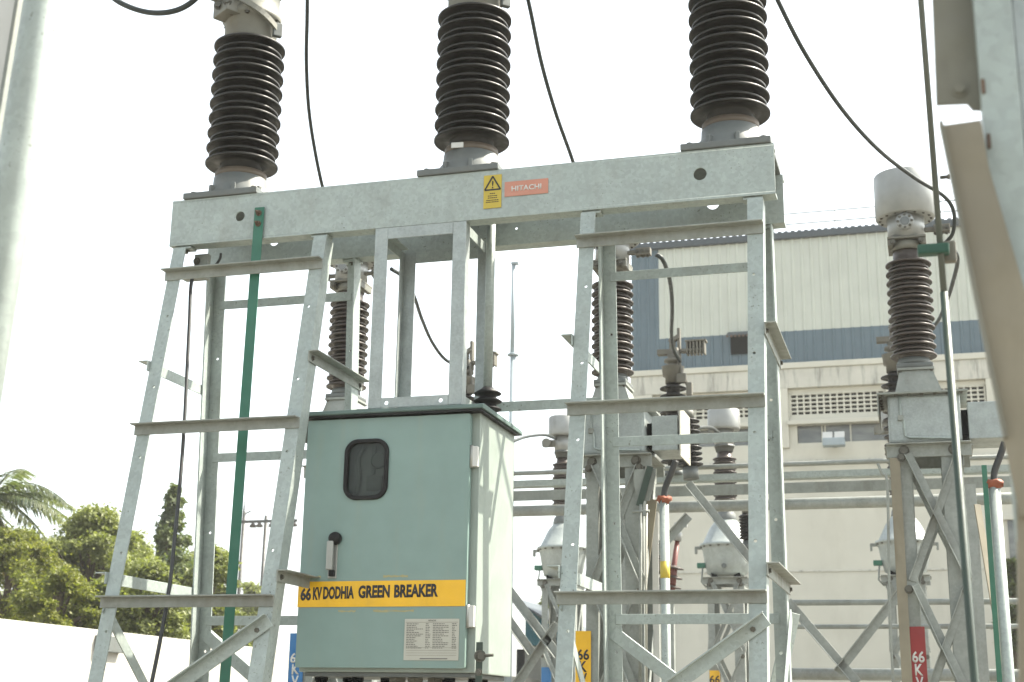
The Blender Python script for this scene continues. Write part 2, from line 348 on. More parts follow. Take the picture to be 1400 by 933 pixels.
for (x0, x1, ti) in TW:
    for side, xx in ((0, x0), (1, x1)):
        d = X if side == 0 else -X       # front flange points inwards from the outer heel
        for fr in (1, 0):
            fy = yf if fr else yr
            zt = 4.17
            a, b = V((xx, fy(0), 0)), V((xx, fy(zt), zt)); ax = (b-a).normalized(); L = (b-a).length
            nrm = X.cross(ax).normalized()*-1 if False else (Y_ - ax*Y_.dot(ax)).normalized()
            bm = nb()
            o = a if side == 0 else a - X*FW
            holes = [((z-0)/ax.z, .05 if side == 0 else FW-.05, .0085) for z in ((3.72, 3.28, 2.86, 2.32, 1.9) if fr else (3.62, 3.2, 2.55, 1.85))]
            back = nrm if fr else -nrm
            plate(bm, o, ax, X, L, FW, back, LT, holes)
            # second flange
            c0 = a + back*(LT+.0005); 
            xa, xb = (xx, xx+LT) if side == 0 else (xx-LT, xx)
            p = [c0, b+back*(LT+.0005), b+back*.10, a+back*.10]
            t = nb(); vsA = [t.verts.new((xa, q.y, q.z)) for q in p]; vsB = [t.verts.new((xb, q.y, q.z)) for q in p]
            t.faces.new(vsA); t.faces.new(vsB[::-1])
            for i in range(4): t.faces.new((vsA[i], vsB[i], vsB[(i+1) % 4], vsA[(i+1) % 4]))
            bmesh.ops.recalc_face_normals(t, faces=t.faces[:]); merge(bm, t)
            leg = part('leg', bm, 'galv', GT)
            # cap under the beam
            yc = (.014, .085) if fr else (.475, .55)
            bm = nb(); xa, xb = (xx+.002, xx+FW+.025) if side == 0 else (xx-FW-.025, xx-.002)
            box(bm, (xa, yc[0], 4.168), (xb, yc[1], 4.183), .003); part('cap_plate', bm, 'galv', leg)
            bolt(((xa+xb)/2, (yc[0]+yc[1])/2, 4.168), leg, (0, 0, -1), 1.2)
    # bars across the front and the back
    for z in (4.012, 3.05, 2.085):
        y = yf(z)-.012
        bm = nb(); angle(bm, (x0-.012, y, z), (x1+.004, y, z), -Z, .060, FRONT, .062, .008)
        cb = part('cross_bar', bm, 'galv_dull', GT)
    for z in (3.985, 3.03, 2.055):
        y = yr(z)-.012
        bm = nb(); angle(bm, (x0+FW*.6, y, z), (x1-FW*.6, y, z), -Z, .055, Y_, .05, .007); part('cross_bar', bm, 'galv', GT)
    # bars along the sides
    for z in (3.44, 2.215):
        ya, yb = yf(z)-.03, yr(z)+.045
        for sx, xx in ((-1, x0-.002), (1, x1+.002)):
            bm = nb(); angle(bm, (xx, ya, z), (xx, yb, z), -Z, .062, X*sx, .062, .007)
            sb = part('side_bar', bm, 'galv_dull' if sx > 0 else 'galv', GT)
            for yy in (ya+.05, yb-.04): bolt((xx+sx*.007, yy, z-.035), sb, X*sx, .8)
    # diagonals: front, back and both sides
    bm = nb(); angle(bm, (x1-.02, yf(1.93)-.012, 1.985), (x0+.03, yf(1.22)-.012, 1.31), -Z, .07, FRONT, .06, .008)
    fb = part('diagonal_brace', bm, 'galv', GT); bolt((x1-.06, yf(1.93)-.02, 1.905), fb)
    bm = nb(); angle(bm, (x0+.05, yr(1.93)-.014, 1.985), (x1-.03, yr(1.22)-.014, 1.31), -Z, .07, Y_, .06, .008); part('diagonal_brace', bm, 'galv', GT)
    for sx, xx in ((-1, x0+.010), (1, x1+.003)):
        bm = nb()
        if sx < 0: flat(bm, (xx+.004, yf(2.03), 2.03), (xx+.004, yr(1.1), 1.1), Z, .065, .007)
        else: flat(bm, (xx+.004, yr(2.03)+.03, 2.05), (xx+.004, yf(.9), .9), Y_, .075, .007)
        part('diagonal_brace', bm, 'galv', GT)
bm = nb(); angle(bm, (-3.3, yr(3.25)-.02, 3.26), (-1.72, yr(3.25)-.02, 3.26), -Z, .058, Y_, .05, .007); part('tie_bar', bm, 'galv', GT)
bm = nb(); flat(bm, at(1084, 838, .74), at(1060, 950, .76), (.66, .75, 0), .105, .008); part('diagonal_brace', bm, 'galv', GT)
# hanger under the beam that carries the cabinet
hx0, hx1, hz0, hz1, hw = -2.932, -2.385, 3.132, 4.183, .078
HF = GT
for (x, dx) in ((hx0, X), (hx1, -X)):
    for (y, dy) in ((.0, Y_), (.46, -Y_)):
        bm = nb(); angle(bm, (x, y, hz0), (x, y, hz1), dx, hw, dy, hw*.9, .008); part('hanger_post', bm, 'galv_new', HF)
    bm = nb(); angle(bm, (x+dx.x*.009, .08, hz1-.001), (x+dx.x*.009, .38, hz1-.001), -Z, .06, dx, .05, .006); part('hanger_rail', bm, 'galv', HF)
    bm = nb(); angle(bm, (x+dx.x*.009, .08, hz0+.002), (x+dx.x*.009, .38, hz0+.002), Z, .06, dx, .05, .006); part('hanger_rail', bm, 'galv', HF)
for (y, dy, mm) in ((-.001, 1, 'galv_new'), (.461, -1, 'galv')):
    bm = nb(); box(bm, (hx0+hw+.001, min(y, y+dy*.007), hz1-.068), (hx1-hw-.001, max(y, y+dy*.007), hz1-.001), .001); part('hanger_rail', bm, mm, HF)
    bm = nb(); plate(bm, (hx0+hw+.001, y, hz0+.001), X, Z, hx1-hx0-2*hw-.002, .055, Y_*dy, .007, [(.03, .026, .012), (hx1-hx0-2*hw-.045, .026, .012)]); part('hanger_rail', bm, mm, HF)

# ------------------------------------------------------------------ three breaker poles
PX, PY = (-3.94, -2.445, -.928), .235
def sheds(prof, z0, n, pitch, R0, r0, rc, small=True):
    """alternating sheds: rising from z0, big radius R0, small radius r0, core rc"""
    z = z0
    for i in range(n):
        for rr in ((R0, r0) if small and i < n-1 else (R0,)):
            p = pitch*(.5 if small else 1)
            prof += [(rc, z-.012), (rc+.006, z-.004), (rr*.80, z+.000), (rr-.010, z-.011), (rr-.002, z-.011), (rr, z-.009), (rr, z+.001), (rr-.004, z+.004), (rc+(rr-rc)*.45, z+.017), (rc+.004, z+.027), (rc, z+.030)]
            z += p
    return z
def breaker_pole():
    t = thing('breaker_pole', (PX[0], PY, 4.472), 'x', 'insulator', 'breaker poles on the beam')
    p = V((PX[0], PY, 0))
    bm = nb(); box(bm, p+V((-.243, -.25, 4.474)), p+V((.243, .25, 4.512)), .006); fl = part('base_flange', bm, 'base_grey', t)
    for sx in (-1, 1):
        for sy in (-1, 1): bolt(p+V((sx*.2, sy*.2, 4.512)), fl, Z, 1.3)
    bm = nb(); lathe(bm, p, [(.205, 4.512), (.20, 4.535), (.185, 4.58), (.165, 4.605), (.162, 4.66)], 48)
    for k in range(8):
        a = k*math.pi/4+.3; obox(bm, p+V((math.cos(a)*.185, math.sin(a)*.185, 4.545)), V((math.cos(a), math.sin(a), 0))*.03, V((-math.sin(a), math.cos(a), 0))*.012, Z*.03, .004)
    part('base_casting', bm, 'base_grey', t)
    bm = nb(); lathe(bm, p, [(.158, 4.655), (.158, 4.70)], 40); part('cement_band', bm, 'band_brown', t)
    pr = [(.145, 4.69)]; sheds(pr, 4.765, 9, .0985, .222, .203, .130); pr += [(.14, 5.60), (.14, 5.62)]
    bm = nb(); lathe(bm, p, pr, 56); part('porcelain_insulator', bm, 'porcelain', t)
    # head with terminal
    bm = nb(); lathe(bm, p, [(.160, 5.585), (.163, 5.59), (.163, 5.72), (.185, 5.73), (.188, 5.765), (.170, 5.78), (.168, 5.95), (.195, 5.96), (.195, 6.0), (.14, 6.01)], 48); hd = part('head_casting', bm, 'head_grey', t)
    for k in range(10):
        a = k*math.pi/5; bolt(p+V((math.cos(a)*.176, math.sin(a)*.176, 5.728)), hd, -Z, .9)
    pr = [(.145, 6.0)]; sheds(pr, 6.06, 7, .0985, .222, .196, .135); pr += [(.14, 6.75)]
    bm = nb(); lathe(bm, p, pr, 48); part('porcelain_insulator', bm, 'porcelain', t)
    bm = nb(); lathe(bm, p, [(.2, 6.74), (.2, 6.85), (.1, 6.9)], 32); part('top_cap', bm, 'head_grey', t)
    # clamp on the left and a flat bar running round the front
    bm = nb(); obox(bm, p+V((-.09, -.15, 5.80)), V((.075, -.05, 0)), V((.03, .05, 0)), Z*.085, .008)
    obox(bm, p+V((-.13, -.195, 5.87)), V((.05, -.03, 0)), V((.018, .03, 0)), Z*.05, .006); tc = part('terminal_clamp', bm, 'head_grey', t)
    for (dx, dz) in ((-.11, .05), (-.11, -.03), (-.19, .04), (-.19, -.03), (-.15, .01)): bolt(p+V((dx+.06, -.235+(dx+.11)*-.4, 5.80+dz)), tc, V((.3, -1, 0)), 1.5)
    arc = [p+V((math.sin(a)*.205, -math.cos(a)*.205, 5.86-.22*((a+.5)/1.9)**1.1 if a > -.5 else 5.86)) for a in [(-.5+1.9*i/14) for i in range(15)]]
    bm = nb()
    for a, b in zip(arc, arc[1:]): flat(bm, a, b+(b-a)*.05, Z, .034, .020, 0)
    ab = part('arc_bar', bm, 'head_grey', t)
    obm = nb(); obox(obm, arc[-1], V((.02, .02, 0)), V((-.012, .012, 0)), Z*.045, .005); part('bar_end', obm, 'base_grey', ab)
    return t
P0 = breaker_pole()
P0['label'] = 'dark ribbed insulator column at the far end of the beam, above the green strip'
P1 = copy_tree(P0, (PX[1]-PX[0], 0, 0), 'dark ribbed insulator column at mid beam, just above the yellow warning plate')
P2 = copy_tree(P0, (PX[2]-PX[0], 0, 0), 'dark ribbed insulator column at the near end of the beam, right of the coral plate')
bm = nb(); obox(bm, P1.location+V((-.03, -.166, .205)), V((.035, .004, 0)), V((0, .004, 0)), Z*.016, .001); part('maker_tag', bm, 'white', P1)

# ------------------------------------------------------------------ plates on the beam
ws = thing('warning_sign', (-2.232, -.003, 4.243), 'small yellow plate with a black warning triangle on the beam', 'sign')
bm = nb(); box(bm, (-2.286, -.005, 4.243), (-2.181, -.0015, 4.441), .001); part('sign_plate', bm, 'sign_yellow', ws)
bm = nb(); tz, tb, hw_ = 4.432, 4.352, .046
A, B, C_ = V((-2.233, -.0065, tz)), V((-2.233-hw_, -.0065, tb)), V((-2.233+hw_, -.0065, tb))
for a, b in ((A, B), (B, C_), (C_, A)): flat(bm, a, b, (b-a).cross(Y_), .0085, .0015, 0)
part('triangle_symbol', bm, 'ink', ws)
part('lettering', text_bm('!', (-2.233, -.0052, 4.383), X, Z, .045, .01), 'ink', ws)
bm = nb(); random.seed(3)
for k, (hw_, z) in enumerate(((.016, 4.330), (.027, 4.316), (.027, 4.304), (.036, 4.290), (.038, 4.279))):
    x = -hw_
    while x < hw_: l = random.uniform(.006, .013); box(bm, (-2.233+x, -.0062, z-.0021), (-2.233+min(hw_, x+l), -.005, z+.0021)); x += l+.0025
part('printed_lines', bm, 'ink', ws)
mp = thing('maker_plate', (-2.037, -.003, 4.30), 'faded coral name plate with white capitals fixed on the beam', 'sign')
bm = nb(); box(bm, (-2.163, -.005, 4.303), (-1.911, -.0015, 4.391), .001); part('sign_plate', bm, 'coral', mp)
part('lettering', text_bm('HITACHI', (-2.036, -.0052, 4.347), X, Z, .031, .017, width=.172), 'white', mp)

# ------------------------------------------------------------------ green earthing strip and cables on the frame
es = thing('earthing_strip', (-3.69, -.02, 0), 'long green painted flat bar running down beneath the far pole', 'earthing strip')
bm = nb(); flat(bm, (-3.667, -.013, 4.375), (-3.70, -.013, 0), X, .062, .006); g = part('flat_bar', bm, 'green', es)
for z in (4.338, 4.272):
    bm = nb(); hexbolt(bm, (-3.668, -.016, z), FRONT, .012, .02, .02); part('stud_bolt', bm, 'rust', g)
cb = nb(); tube(cb, spline([V((-4.12, .14, 4.06))]+[at(*q) for q in ((262, 385, .06), (259, 440, .0), (256, 500, -.06), (252, 580, -.14), (247, 650, -.21), (239, 735, -.30), (232, 800, -.36), (221, 865, -.43), (207, 935, -.5), (190, 1010, -.58), (172, 1090, -.66))], 8), .0105, 8)
single('control_cable', cb, 'cable', 'thin black cable hanging down inside the leftmost leg', 'cable')
t = thing('junction_bracket', (-4.12, .12, 3.98), 'small grey bracket and clamp under the far end of the beam', 'bracket')
bm = nb(); box(bm, (-4.15, .12, 4.02), (-4.06, .16, 4.165), .004); box(bm, (-4.22, .06, 4.01), (-4.06, .17, 4.022), .002); br = part('bracket_plate', bm, 'galv_dull', t)
bolt((-4.13, .118, 4.12), br, FRONT, 1.2)
bm = nb(); tube(bm, spline([(-4.06, .14, 4.08), (-4.02, .14, 4.09), (-3.99, .14, 4.13), (-3.985, .14, 4.165)], 6), .008, 8); part('cable_loop', bm, 'cable', t)

# ------------------------------------------------------------------ control cabinet
CB = thing('control_cabinet', (-2.79, .42, 1.743), 'pale green steel cabinet hung under the frame with a yellow banner', 'cabinet')
cx0, cx1, cz0, cz1, cyb = -3.285, -2.29, 1.717, 3.096, .65
bm = nb(); box(bm, (cx0+.004, 0, cz0), (cx1, cyb, cz1), .006); part('body', bm, 'teal', CB)
bm = nb()
prof = [(-.075, cz1+.002), (-.075, cz1+.022), (-.06, cz1+.030), (.66, cz1+.024), (.685, cz1+.016), (.685, cz1-.004), (.66, cz1+.001)]
prism(bm, (cx0-.02, 0, 0), (cx1+.038, 0, 0), Y_, Z, prof, .002); rf = part('roof', bm, 'roof_teal', CB)
bm = nb(); box(bm, (cx0-.018, -.079, cz1+.006), (cx1+.035, -.0755, cz1+.024), .001); part('roof_lip', bm, 'roof_teal', rf)
bm = nb(); box(bm, (cx0-.012, -.071, cz1-.011), (cx1+.028, -.0005, cz1+.0012)); box(bm, (cx1+.001, .0005, cz1-.011), (cx1+.028, cyb, cz1-.003)); part('roof_seal', bm, 'rubber', rf)  # black filler standing in for the shade under the roof overhang
dx1 = -2.333
bm = nb(); wx0, wx1, wz0, wz1 = -3.052, -2.794, 2.625, 2.960
# door panel with a rounded window opening
def rrect(x0, x1, z0, z1, r, k=7):
    out = []
    for (cx, cz, a0) in ((x1-r, z1-r, 0), (x0+r, z1-r, 90), (x0+r, z0+r, 180), (x1-r, z0+r, 270)):
        for i in range(k+1): a = R(a0+90*i/k); out.append((cx+r*math.cos(a), cz+r*math.sin(a)))
    return out
def slab_with_hole(bm, outer, inner, y0, y1):
    t = nb()
    for pts in (outer, inner):
        if not pts: continue
        v = [t.verts.new((p[0], y0, p[1])) for p in pts]
        for i in range(len(v)): t.edges.new((v[i], v[(i+1) % len(v)]))
    bmesh.ops.triangle_fill(t, use_beauty=True, edges=t.edges[:], normal=FRONT)
    ex = bmesh.ops.extrude_face_region(t, geom=t.faces[:])
    bmesh.ops.translate(t, vec=(0, y1-y0, 0), verts=[g for g in ex['geom'] if isinstance(g, bmesh.types.BMVert)])
    bmesh.ops.recalc_face_normals(t, faces=t.faces[:]); merge(bm, t); return bm
slab_with_hole(bm, rrect(cx0, dx1, cz0+.022, cz1-.018, .008, 3), rrect(wx0+.016, wx1-.016, wz0+.016, wz1-.016, .06), -.042, -.004)
DR = part('door', bm, 'door_teal', CB)
bm = nb(); slab_with_hole(bm, rrect(wx0, wx1, wz0, wz1, .075), rrect(wx0+.023, wx1-.023, wz0+.023, wz1-.023, .055), -.058, -.030); bmesh.ops.bevel(bm, geom=[e for e in bm.edges if e.is_manifold and e.calc_face_angle(0) > 1], offset=.006, segments=3, affect='EDGES', profile=.5)
part('window_gasket', bm, 'rubber', DR)
bm = nb(); slab_with_hole(bm, rrect(wx0+.018, wx1-.018, wz0+.018, wz1-.018, .055), None, -.040, -.036); part('window_pane', bm, 'glass', DR)
bm = nb(); box(bm, (wx0+.01, -.0035, wz0+.01), (wx1-.01, -.0015, wz1-.01)); part('window_backing', bm, 'handle_grey', DR)
bm = nb(); tube(bm, spline([(-2.99, -.018, 2.66), (-2.975, -.018, 2.76), (-2.99, -.018, 2.85), (-2.955, -.018, 2.93)], 6), .012, 8)
lathe(bm, (-2.865, -.004, 2.845), [(.045, 0), (.045, .016), (.036, .02)], 24, FRONT); box(bm, (-2.93, -.02, 2.68), (-2.84, -.005, 2.76), .004); box(bm, (-2.905, -.016, 2.77), (-2.885, -.005, 2.93), .002)
part('gauge', bm, 'galv_dull', DR)
# handle
hx = -3.094
hd = nb(); box(hd, (hx-.026, -.050, 2.205), (hx+.026, -.041, 2.435), .004); H = part('handle', hd, 'handle_grey', DR)
bm = nb(); lathe(bm, (hx+.012, -.042, 2.418), [(.034, 0), (.036, .02), (.03, .038), (.012, .044)], 24, FRONT); part('handle_hub', bm, 'rubber', H)
bm = nb(); obox(bm, (hx-.004, -.078, 2.325), X*.019, Y_*.011, Z*.078, .007); part('handle_grip', bm, 'handle_grey', H)
bm = nb(); box(bm, (hx-.012, -.072, 2.215), (hx+.018, -.045, 2.248), .004); part('handle_foot', bm, 'rubber', H)
# yellow banner with painted capitals
bm = nb(); box(bm, (cx0-.004, -.0455, 2.054), (dx1-.004, -.0428, 2.190), .0008); BN = part('banner', bm, 'yellow', DR)
for s, p0, p1 in (('66', (411, 813), (425.5, 812.5)), ('KV', (428, 812), (440, 811.5)), ('DODHIA', (442, 811), (484, 810)), ('GREEN', (490, 809.5), (533, 808.5)), ('BREAKER', (539, 808.5), (599, 807))):
    a, b = at(*p0, -.004), at(*p1, -.004)
    part('lettering', text_bm(s, (a+b)/2-Y_*.0418, V((b.x-a.x, 0, b.z-a.z)), Z, .068, .042, .0012, width=(b-a).length), 'ink', BN)
random.seed(5)
for z, xs in ((2.212, ((-3.27, -3.16), (-2.80, -2.66))), (2.030, ((-3.05, -2.95), (-2.85, -2.62)))):
    for xa, xb in xs:
        bm = nb(); n_ = 9; T_ = [(xa+(xb-xa)*i/n_, z+.004+random.uniform(0, .006)) for i in range(n_+1)]; B_ = [(xa+(xb-xa)*i/n_, z-random.uniform(0, .006)) for i in range(n_+1)]
        tv = [bm.verts.new((q[0], -.0428, q[1])) for q in T_]; bv = [bm.verts.new((q[0], -.0428, q[1])) for q in B_]
        for i in range(n_): bm.faces.new((bv[i], bv[i+1], tv[i+1], tv[i]))
        part('paint_trace', bm, 'yellow_trace', DR)
# data plate
px0, px1, pz0, pz1 = -2.668, -2.366, 1.778, 1.99
bm = nb(); box(bm, (px0, -.0455, pz0), (px1, -.0428, pz1), .0008); DP = part('data_plate', bm, 'plate', DR)
bm = nb(); random.seed(11)
for c0, c1 in ((px0+.012, px0+.105), (px0+.118, px0+.148), (px0+.158, px1-.052), (px1-.038, px1-.010)):
    for k in range(15):
        z = pz1-.026-k*.0088; x = c0; e = c0+(c1-c0)*random.uniform(.45, 1)
        while x < e: l = random.uniform(.006, .016); box(bm, (x, -.0464, z-.0018), (min(e, x+l), -.0455, z+.0018)); x += l+.003
for z in (pz0+.064, pz0+.050, pz0+.037, pz0+.025): box(bm, (px0+.012, -.0464, z), (px1-.012, -.0455, z+.001))
box(bm, (px0+.09, -.0464, pz0+.006), (px1-.06, -.0455, pz0+.011))
box(bm, (px0+.006, -.0464, pz1-.0185), (px1-.006, -.0455, pz1-.0170))
part('printed_lines', bm, 'ink_soft', DP)
part('lettering', text_bm('HITACHI', (-2.515, -.0457, pz1-.009), X, Z, .008, .02, .0008), 'ink_soft', DP)
for z in (2.845, 2.003):
    bm = nb(); box(bm, (-2.325, -.034, z-.055), (-2.292, .0-.001, z+.055), .004); hg = part('hinge', bm, 'white', CB)
    bm = nb(); lathe(bm, (-2.3265, -.028, z-.06), [(.010, 0), (.010, .12)], 14); part('hinge_pin', bm, 'handle_grey', hg)
# bottom plate, glands and earth tail
bm = nb(); box(bm, (cx0+.03, .02, cz0-.022), (cx1-.03, cyb-.02, cz0-.0015), .002); part('gland_plate', bm, 'base_grey', CB)
for k, (x, y, r) in enumerate(((-3.2, .12, .03), (-3.08, .2, .024), (-2.98, .10, .028), (-2.86, .2, .024), (-2.76, .12, .038), (-2.66, .12, .036), (-2.56, .15, .034), (-2.46, .1, .026), (-2.36, .2, .026), (-2.62, .45, .035), (-2.4, .45, .035))):
    bm = nb(); lathe(bm, (x, y, cz0-.024), [(r*1.25, 0), (r*1.25, -.02)], 6, Z, False); lathe(bm, (x, y, cz0-.044), [(r, 0), (r, -.05), (r*.8, -.06)], 16); gl = part('cable_gland', bm, 'head_dark' if k in (4, 5, 6) else 'dark', CB)
    bm = nb(); tube(bm, [(x, y, cz0-.1), (x, y+.02, cz0-.5), (x, y+.05, .0)], r*.6, 10); part('cable', bm, 'cable', gl)
CB.location.y += .042
ge = thing('earthing_tail', (-2.24, -.02, 1.3), 'short pale green flat bar bolted at the cabinet corner', 'earthing strip')
bm = nb(); flat(bm, (-2.247, -.02, 1.87), (-2.255, -.03, 0), X, .036, .006); g = part('flat_bar', bm, 'green_pale', ge)
bolt((-2.243, -.024, 1.80), g, V((.6, -1, 0)), 1.6); bolt((-2.247, -.024, 1.72), g, FRONT, 1.)
bm = nb(); tube(bm, [(-2.25, -.02, 1.80), (-2.17, -.03, 1.805)], .008, 8); part('stud', bm, 'steel_bolt', g)
# drive rod down into the cabinet roof
dr = thing('drive_rod', (-2.43, .3, 3.15), 'vertical grey tube entering a black bellows on the cabinet roof', 'drive rod')
pa, pb = at(672, 300, .3), at(667, 532, .3)
bm = nb(); tube(bm, [V((pb.x, .3, 3.265)), V((pb.x, .3, 4.6))], .026, 20); part('tube', bm, 'galv', dr)
bm = nb(); lathe(bm, (pb.x, .3, 3.129), [(.05, 0), (.05, .02), (.078, .03), (.078, .036), (.05, .055), (.05, .062), (.078, .075), (.082, .080), (.05, .10), (.045, .11), (.075, .12), (.078, .126), (.04, .15), (.03, .16)], 28); part('bellows', bm, 'rubber', dr)
# ------------------------------------------------------------------ row of current transformers on lattice stands, behind the gantry
YC = 3.5
cX = [-4.60, -2.325, -.035]
ca = V((cX[2], YC, 0))
zl = at(1260, 547, YC).z            # lid of the tank
ZT = at(1270, 613, YC).z            # underside of the tank
def transformer():
    t = thing('current_transformer', (cX[2], YC, ZT), 'x', 'transformer', 'current transformers in the nearer row')
    p = ca
    bm = nb(); box(bm, p+V((-.205, -.24, ZT+.004)), p+V((.300, .24, zl-.012)), .02); tk = part('tank', bm, 'galv_new', t)
    bm = nb(); plate(bm, p+V((-.272, -.30, zl-.012)), X, Y_, .627, .60, Z, .014); lid = part('tank_lid', bm, 'galv_dull', t)
    for k in range(7): bolt(p+V((-.23+k*.09, -.27, zl-.012)), lid, -Z, .8)
    for k in range(5): bolt(p+V((-.25, -.2+k*.1, zl-.012)), lid, -Z, .8)
    bm = nb(); plate(bm, p+V((-.272, -.29, zl-.16)), Y_, Z, .58, .148, X, .008, [(.03+.05*k, .07, .008) for k in range(11)]); part('side_flange', bm, 'galv_dull', t)
    tube_bm = nb(); tube(tube_bm, [p+V((-.115, -.25, zl-.02)), p+V((-.115, -.25, zl-.16)), p+V((-.095, -.252, zl-.2)), p+V((-.09, -.252, ZT+.05)), p+V((-.06, -.252, ZT+.035)), p+V((.26, -.252, ZT+.02))], .008, 8); part('earth_wire', tube_bm, 'galv', tk)
    bm = nb(); box(bm, p+V((-.135, -.262, zl-.2)), p+V((-.095, -.242, zl-.16)), .004); part('earth_clamp', bm, 'galv_dull', tk)
    # secondary box on the right with its white flange plate
    bm = nb(); box(bm, p+V((.347, -.20, ZT+.02)), p+V((.60, .2, zl-.075)), .006); sb = part('terminal_box', bm, 'galv_new', t)
    bm = nb(); box(bm, p+V((.301, -.15, ZT+.06)), p+V((.346, .15, zl-.12)), .003); part('duct', bm, 'dark', sb)
    # pyramid and collar
    z1 = at(1260, 512, YC).z
    tb = nb(); lo = [(-.15, -.19), (.19, -.19), (.19, .19), (-.15, .19)]; hi = [(-.105, -.135), (.125, -.135), (.125, .135), (-.105, .135)]
    A = [tb.verts.new(p+V((q[0], q[1], zl+.003))) for q in lo]; B = [tb.verts.new(p+V((q[0], q[1], z1))) for q in hi]
    tb.faces.new(A[::-1]); tb.faces.new(B)
    for i in range(4): tb.faces.new((A[i], A[(i+1) % 4], B[(i+1) % 4], B[i]))
    part('pyramid', tb, 'galv_dull', t)
    bm = nb(); box(bm, p+V((-.12, -.15, z1+.002)), p+V((.14, .15, z1+.022)), .003); fl = part('flange', bm, 'galv_dull', t)
    for sx in (-.1, .12): bolt(p+V((sx, -.13, z1+.002)), fl, -Z, 1.)
    bm = nb(); box(bm, p+V((-.125, -.14, z1+.024)), p+V((.135, .14, z1+.06)), .012); part('collar', bm, 'base_grey', t)
    zb, zt = at(1250, 487, YC).z, at(1248, 362, YC).z
    bm = nb(); lathe(bm, p, [(.125, z1+.06), (.122, z1+.09), (.115, zb-.03)], 36); part('neck', bm, 'base_grey', t)
    n = 11; pit = (zt-zb)/(n-1)
    pr = [(.112, zb-.05)]; sheds(pr, zb, n, pit, .168, .148, .108); pr += [(.108, zt+.07), (.105, zt+.12)]
    bm = nb(); lathe(bm, p, pr, 44); part('porcelain_insulator', bm, 'porcelain_red', t)
    z2 = zt+.10; zc = at(1240, 288, YC-.21).z; zd = at(1240, 227, YC-.22).z
    bm = nb(); lathe(bm, p, [(.118, z2), (.12, z2+.06), (.105, z2+.07)], 36); box(bm, p+V((-.14, -.14, z2+.072)), p+V((.14, .14, z2+.088)), .002)
    for sx in (-1, 1): box(bm, p+V((sx*.12-.02, -.13, z2+.02)), p+V((sx*.12+.02, .13, z2+.07)), .004)
    ft = part('top_flange', bm, 'head_grey', t)
    for sx in (-.1, .1): bolt(p+V((sx, -.141, z2+.045)), ft, FRONT, 1.1)
    bm = nb(); lathe(bm, p, [(.138, z2+.09), (.138, zc+.03)], 36); part('top_housing', bm, 'silver', t)
    bm = nb(); lathe(bm, p, [(.13, zc+.005), (.205, zc), (.222, zc+.012), (.222, zd-.010), (.215, zd), (.1, zd+.003), (.0, zd+.004)], 52); can = part('expansion_can', bm, 'silver', t)
    for k in range(16): a = k*math.pi/8; bolt(p+V((math.cos(a)*.19, math.sin(a)*.19, zc+.003)), can, -Z, .7)
    zs = at(1244, 301, YC-.2).z
    bm = nb(); lathe(bm, p+V((-.005, -.13, zs)), [(.055, 0), (.055, .05), (.066, .05), (.066, .062), (.034, .064)], 28, FRONT); sg = part('sight_glass', bm, 'silver', t)
    bm = nb(); lathe(bm, p+V((-.005, -.194, zs)), [(.033, 0), (.033, .004)], 24, FRONT); part('glass_disc', bm, 'window_glass', sg)
    for k in range(8): a = k*math.pi/4; bolt(p+V((-.005+math.cos(a)*.05, -.192, zs+math.sin(a)*.05)), sg, FRONT, .55, )
    # primary terminals either side
    for sx in (-1, 1):
        bm = nb(); obox(bm, p+V((sx*.17, -.02, z2+.16)), X*.06, Y_*.02, Z*.014, .002); obox(bm, p+V((sx*.26, -.02, z2+.16)), X*.06, Y_*.035, Z*.03, .006); tm = part('terminal' if sx > 0 else 'far_terminal', bm, 'head_dark', t)
        for k in range(3): bolt(p+V((sx*(.215+.04*k), -.02, z2+.13)), tm, -Z, .9); bolt(p+V((sx*(.215+.04*k), -.056, z2+.16)), tm, FRONT, .8)
    return t
T3 = transformer()
T3['label'] = 'nearest brown ribbed transformer topped by a round metal can with sight glass'
T1 = copy_tree(T3, (cX[0]-cX[2], 0, 0), 'brown ribbed transformer half hidden behind the near legs of the left tower')

T2 = copy_tree(T3, (cX[1]-cX[2], 0, 0), 'brown ribbed transformer seen through the right tower of the frame', ('far_terminal',))
for o in [c for c in T3.children if c.name.startswith('far_terminal')]:
    for q in list(o.children): bpy.data.objects.remove(q)
    bpy.data.objects.remove(o)
for o in list(T1.children):
    if o.name.startswith('far_terminal'): o.name = 'terminal'

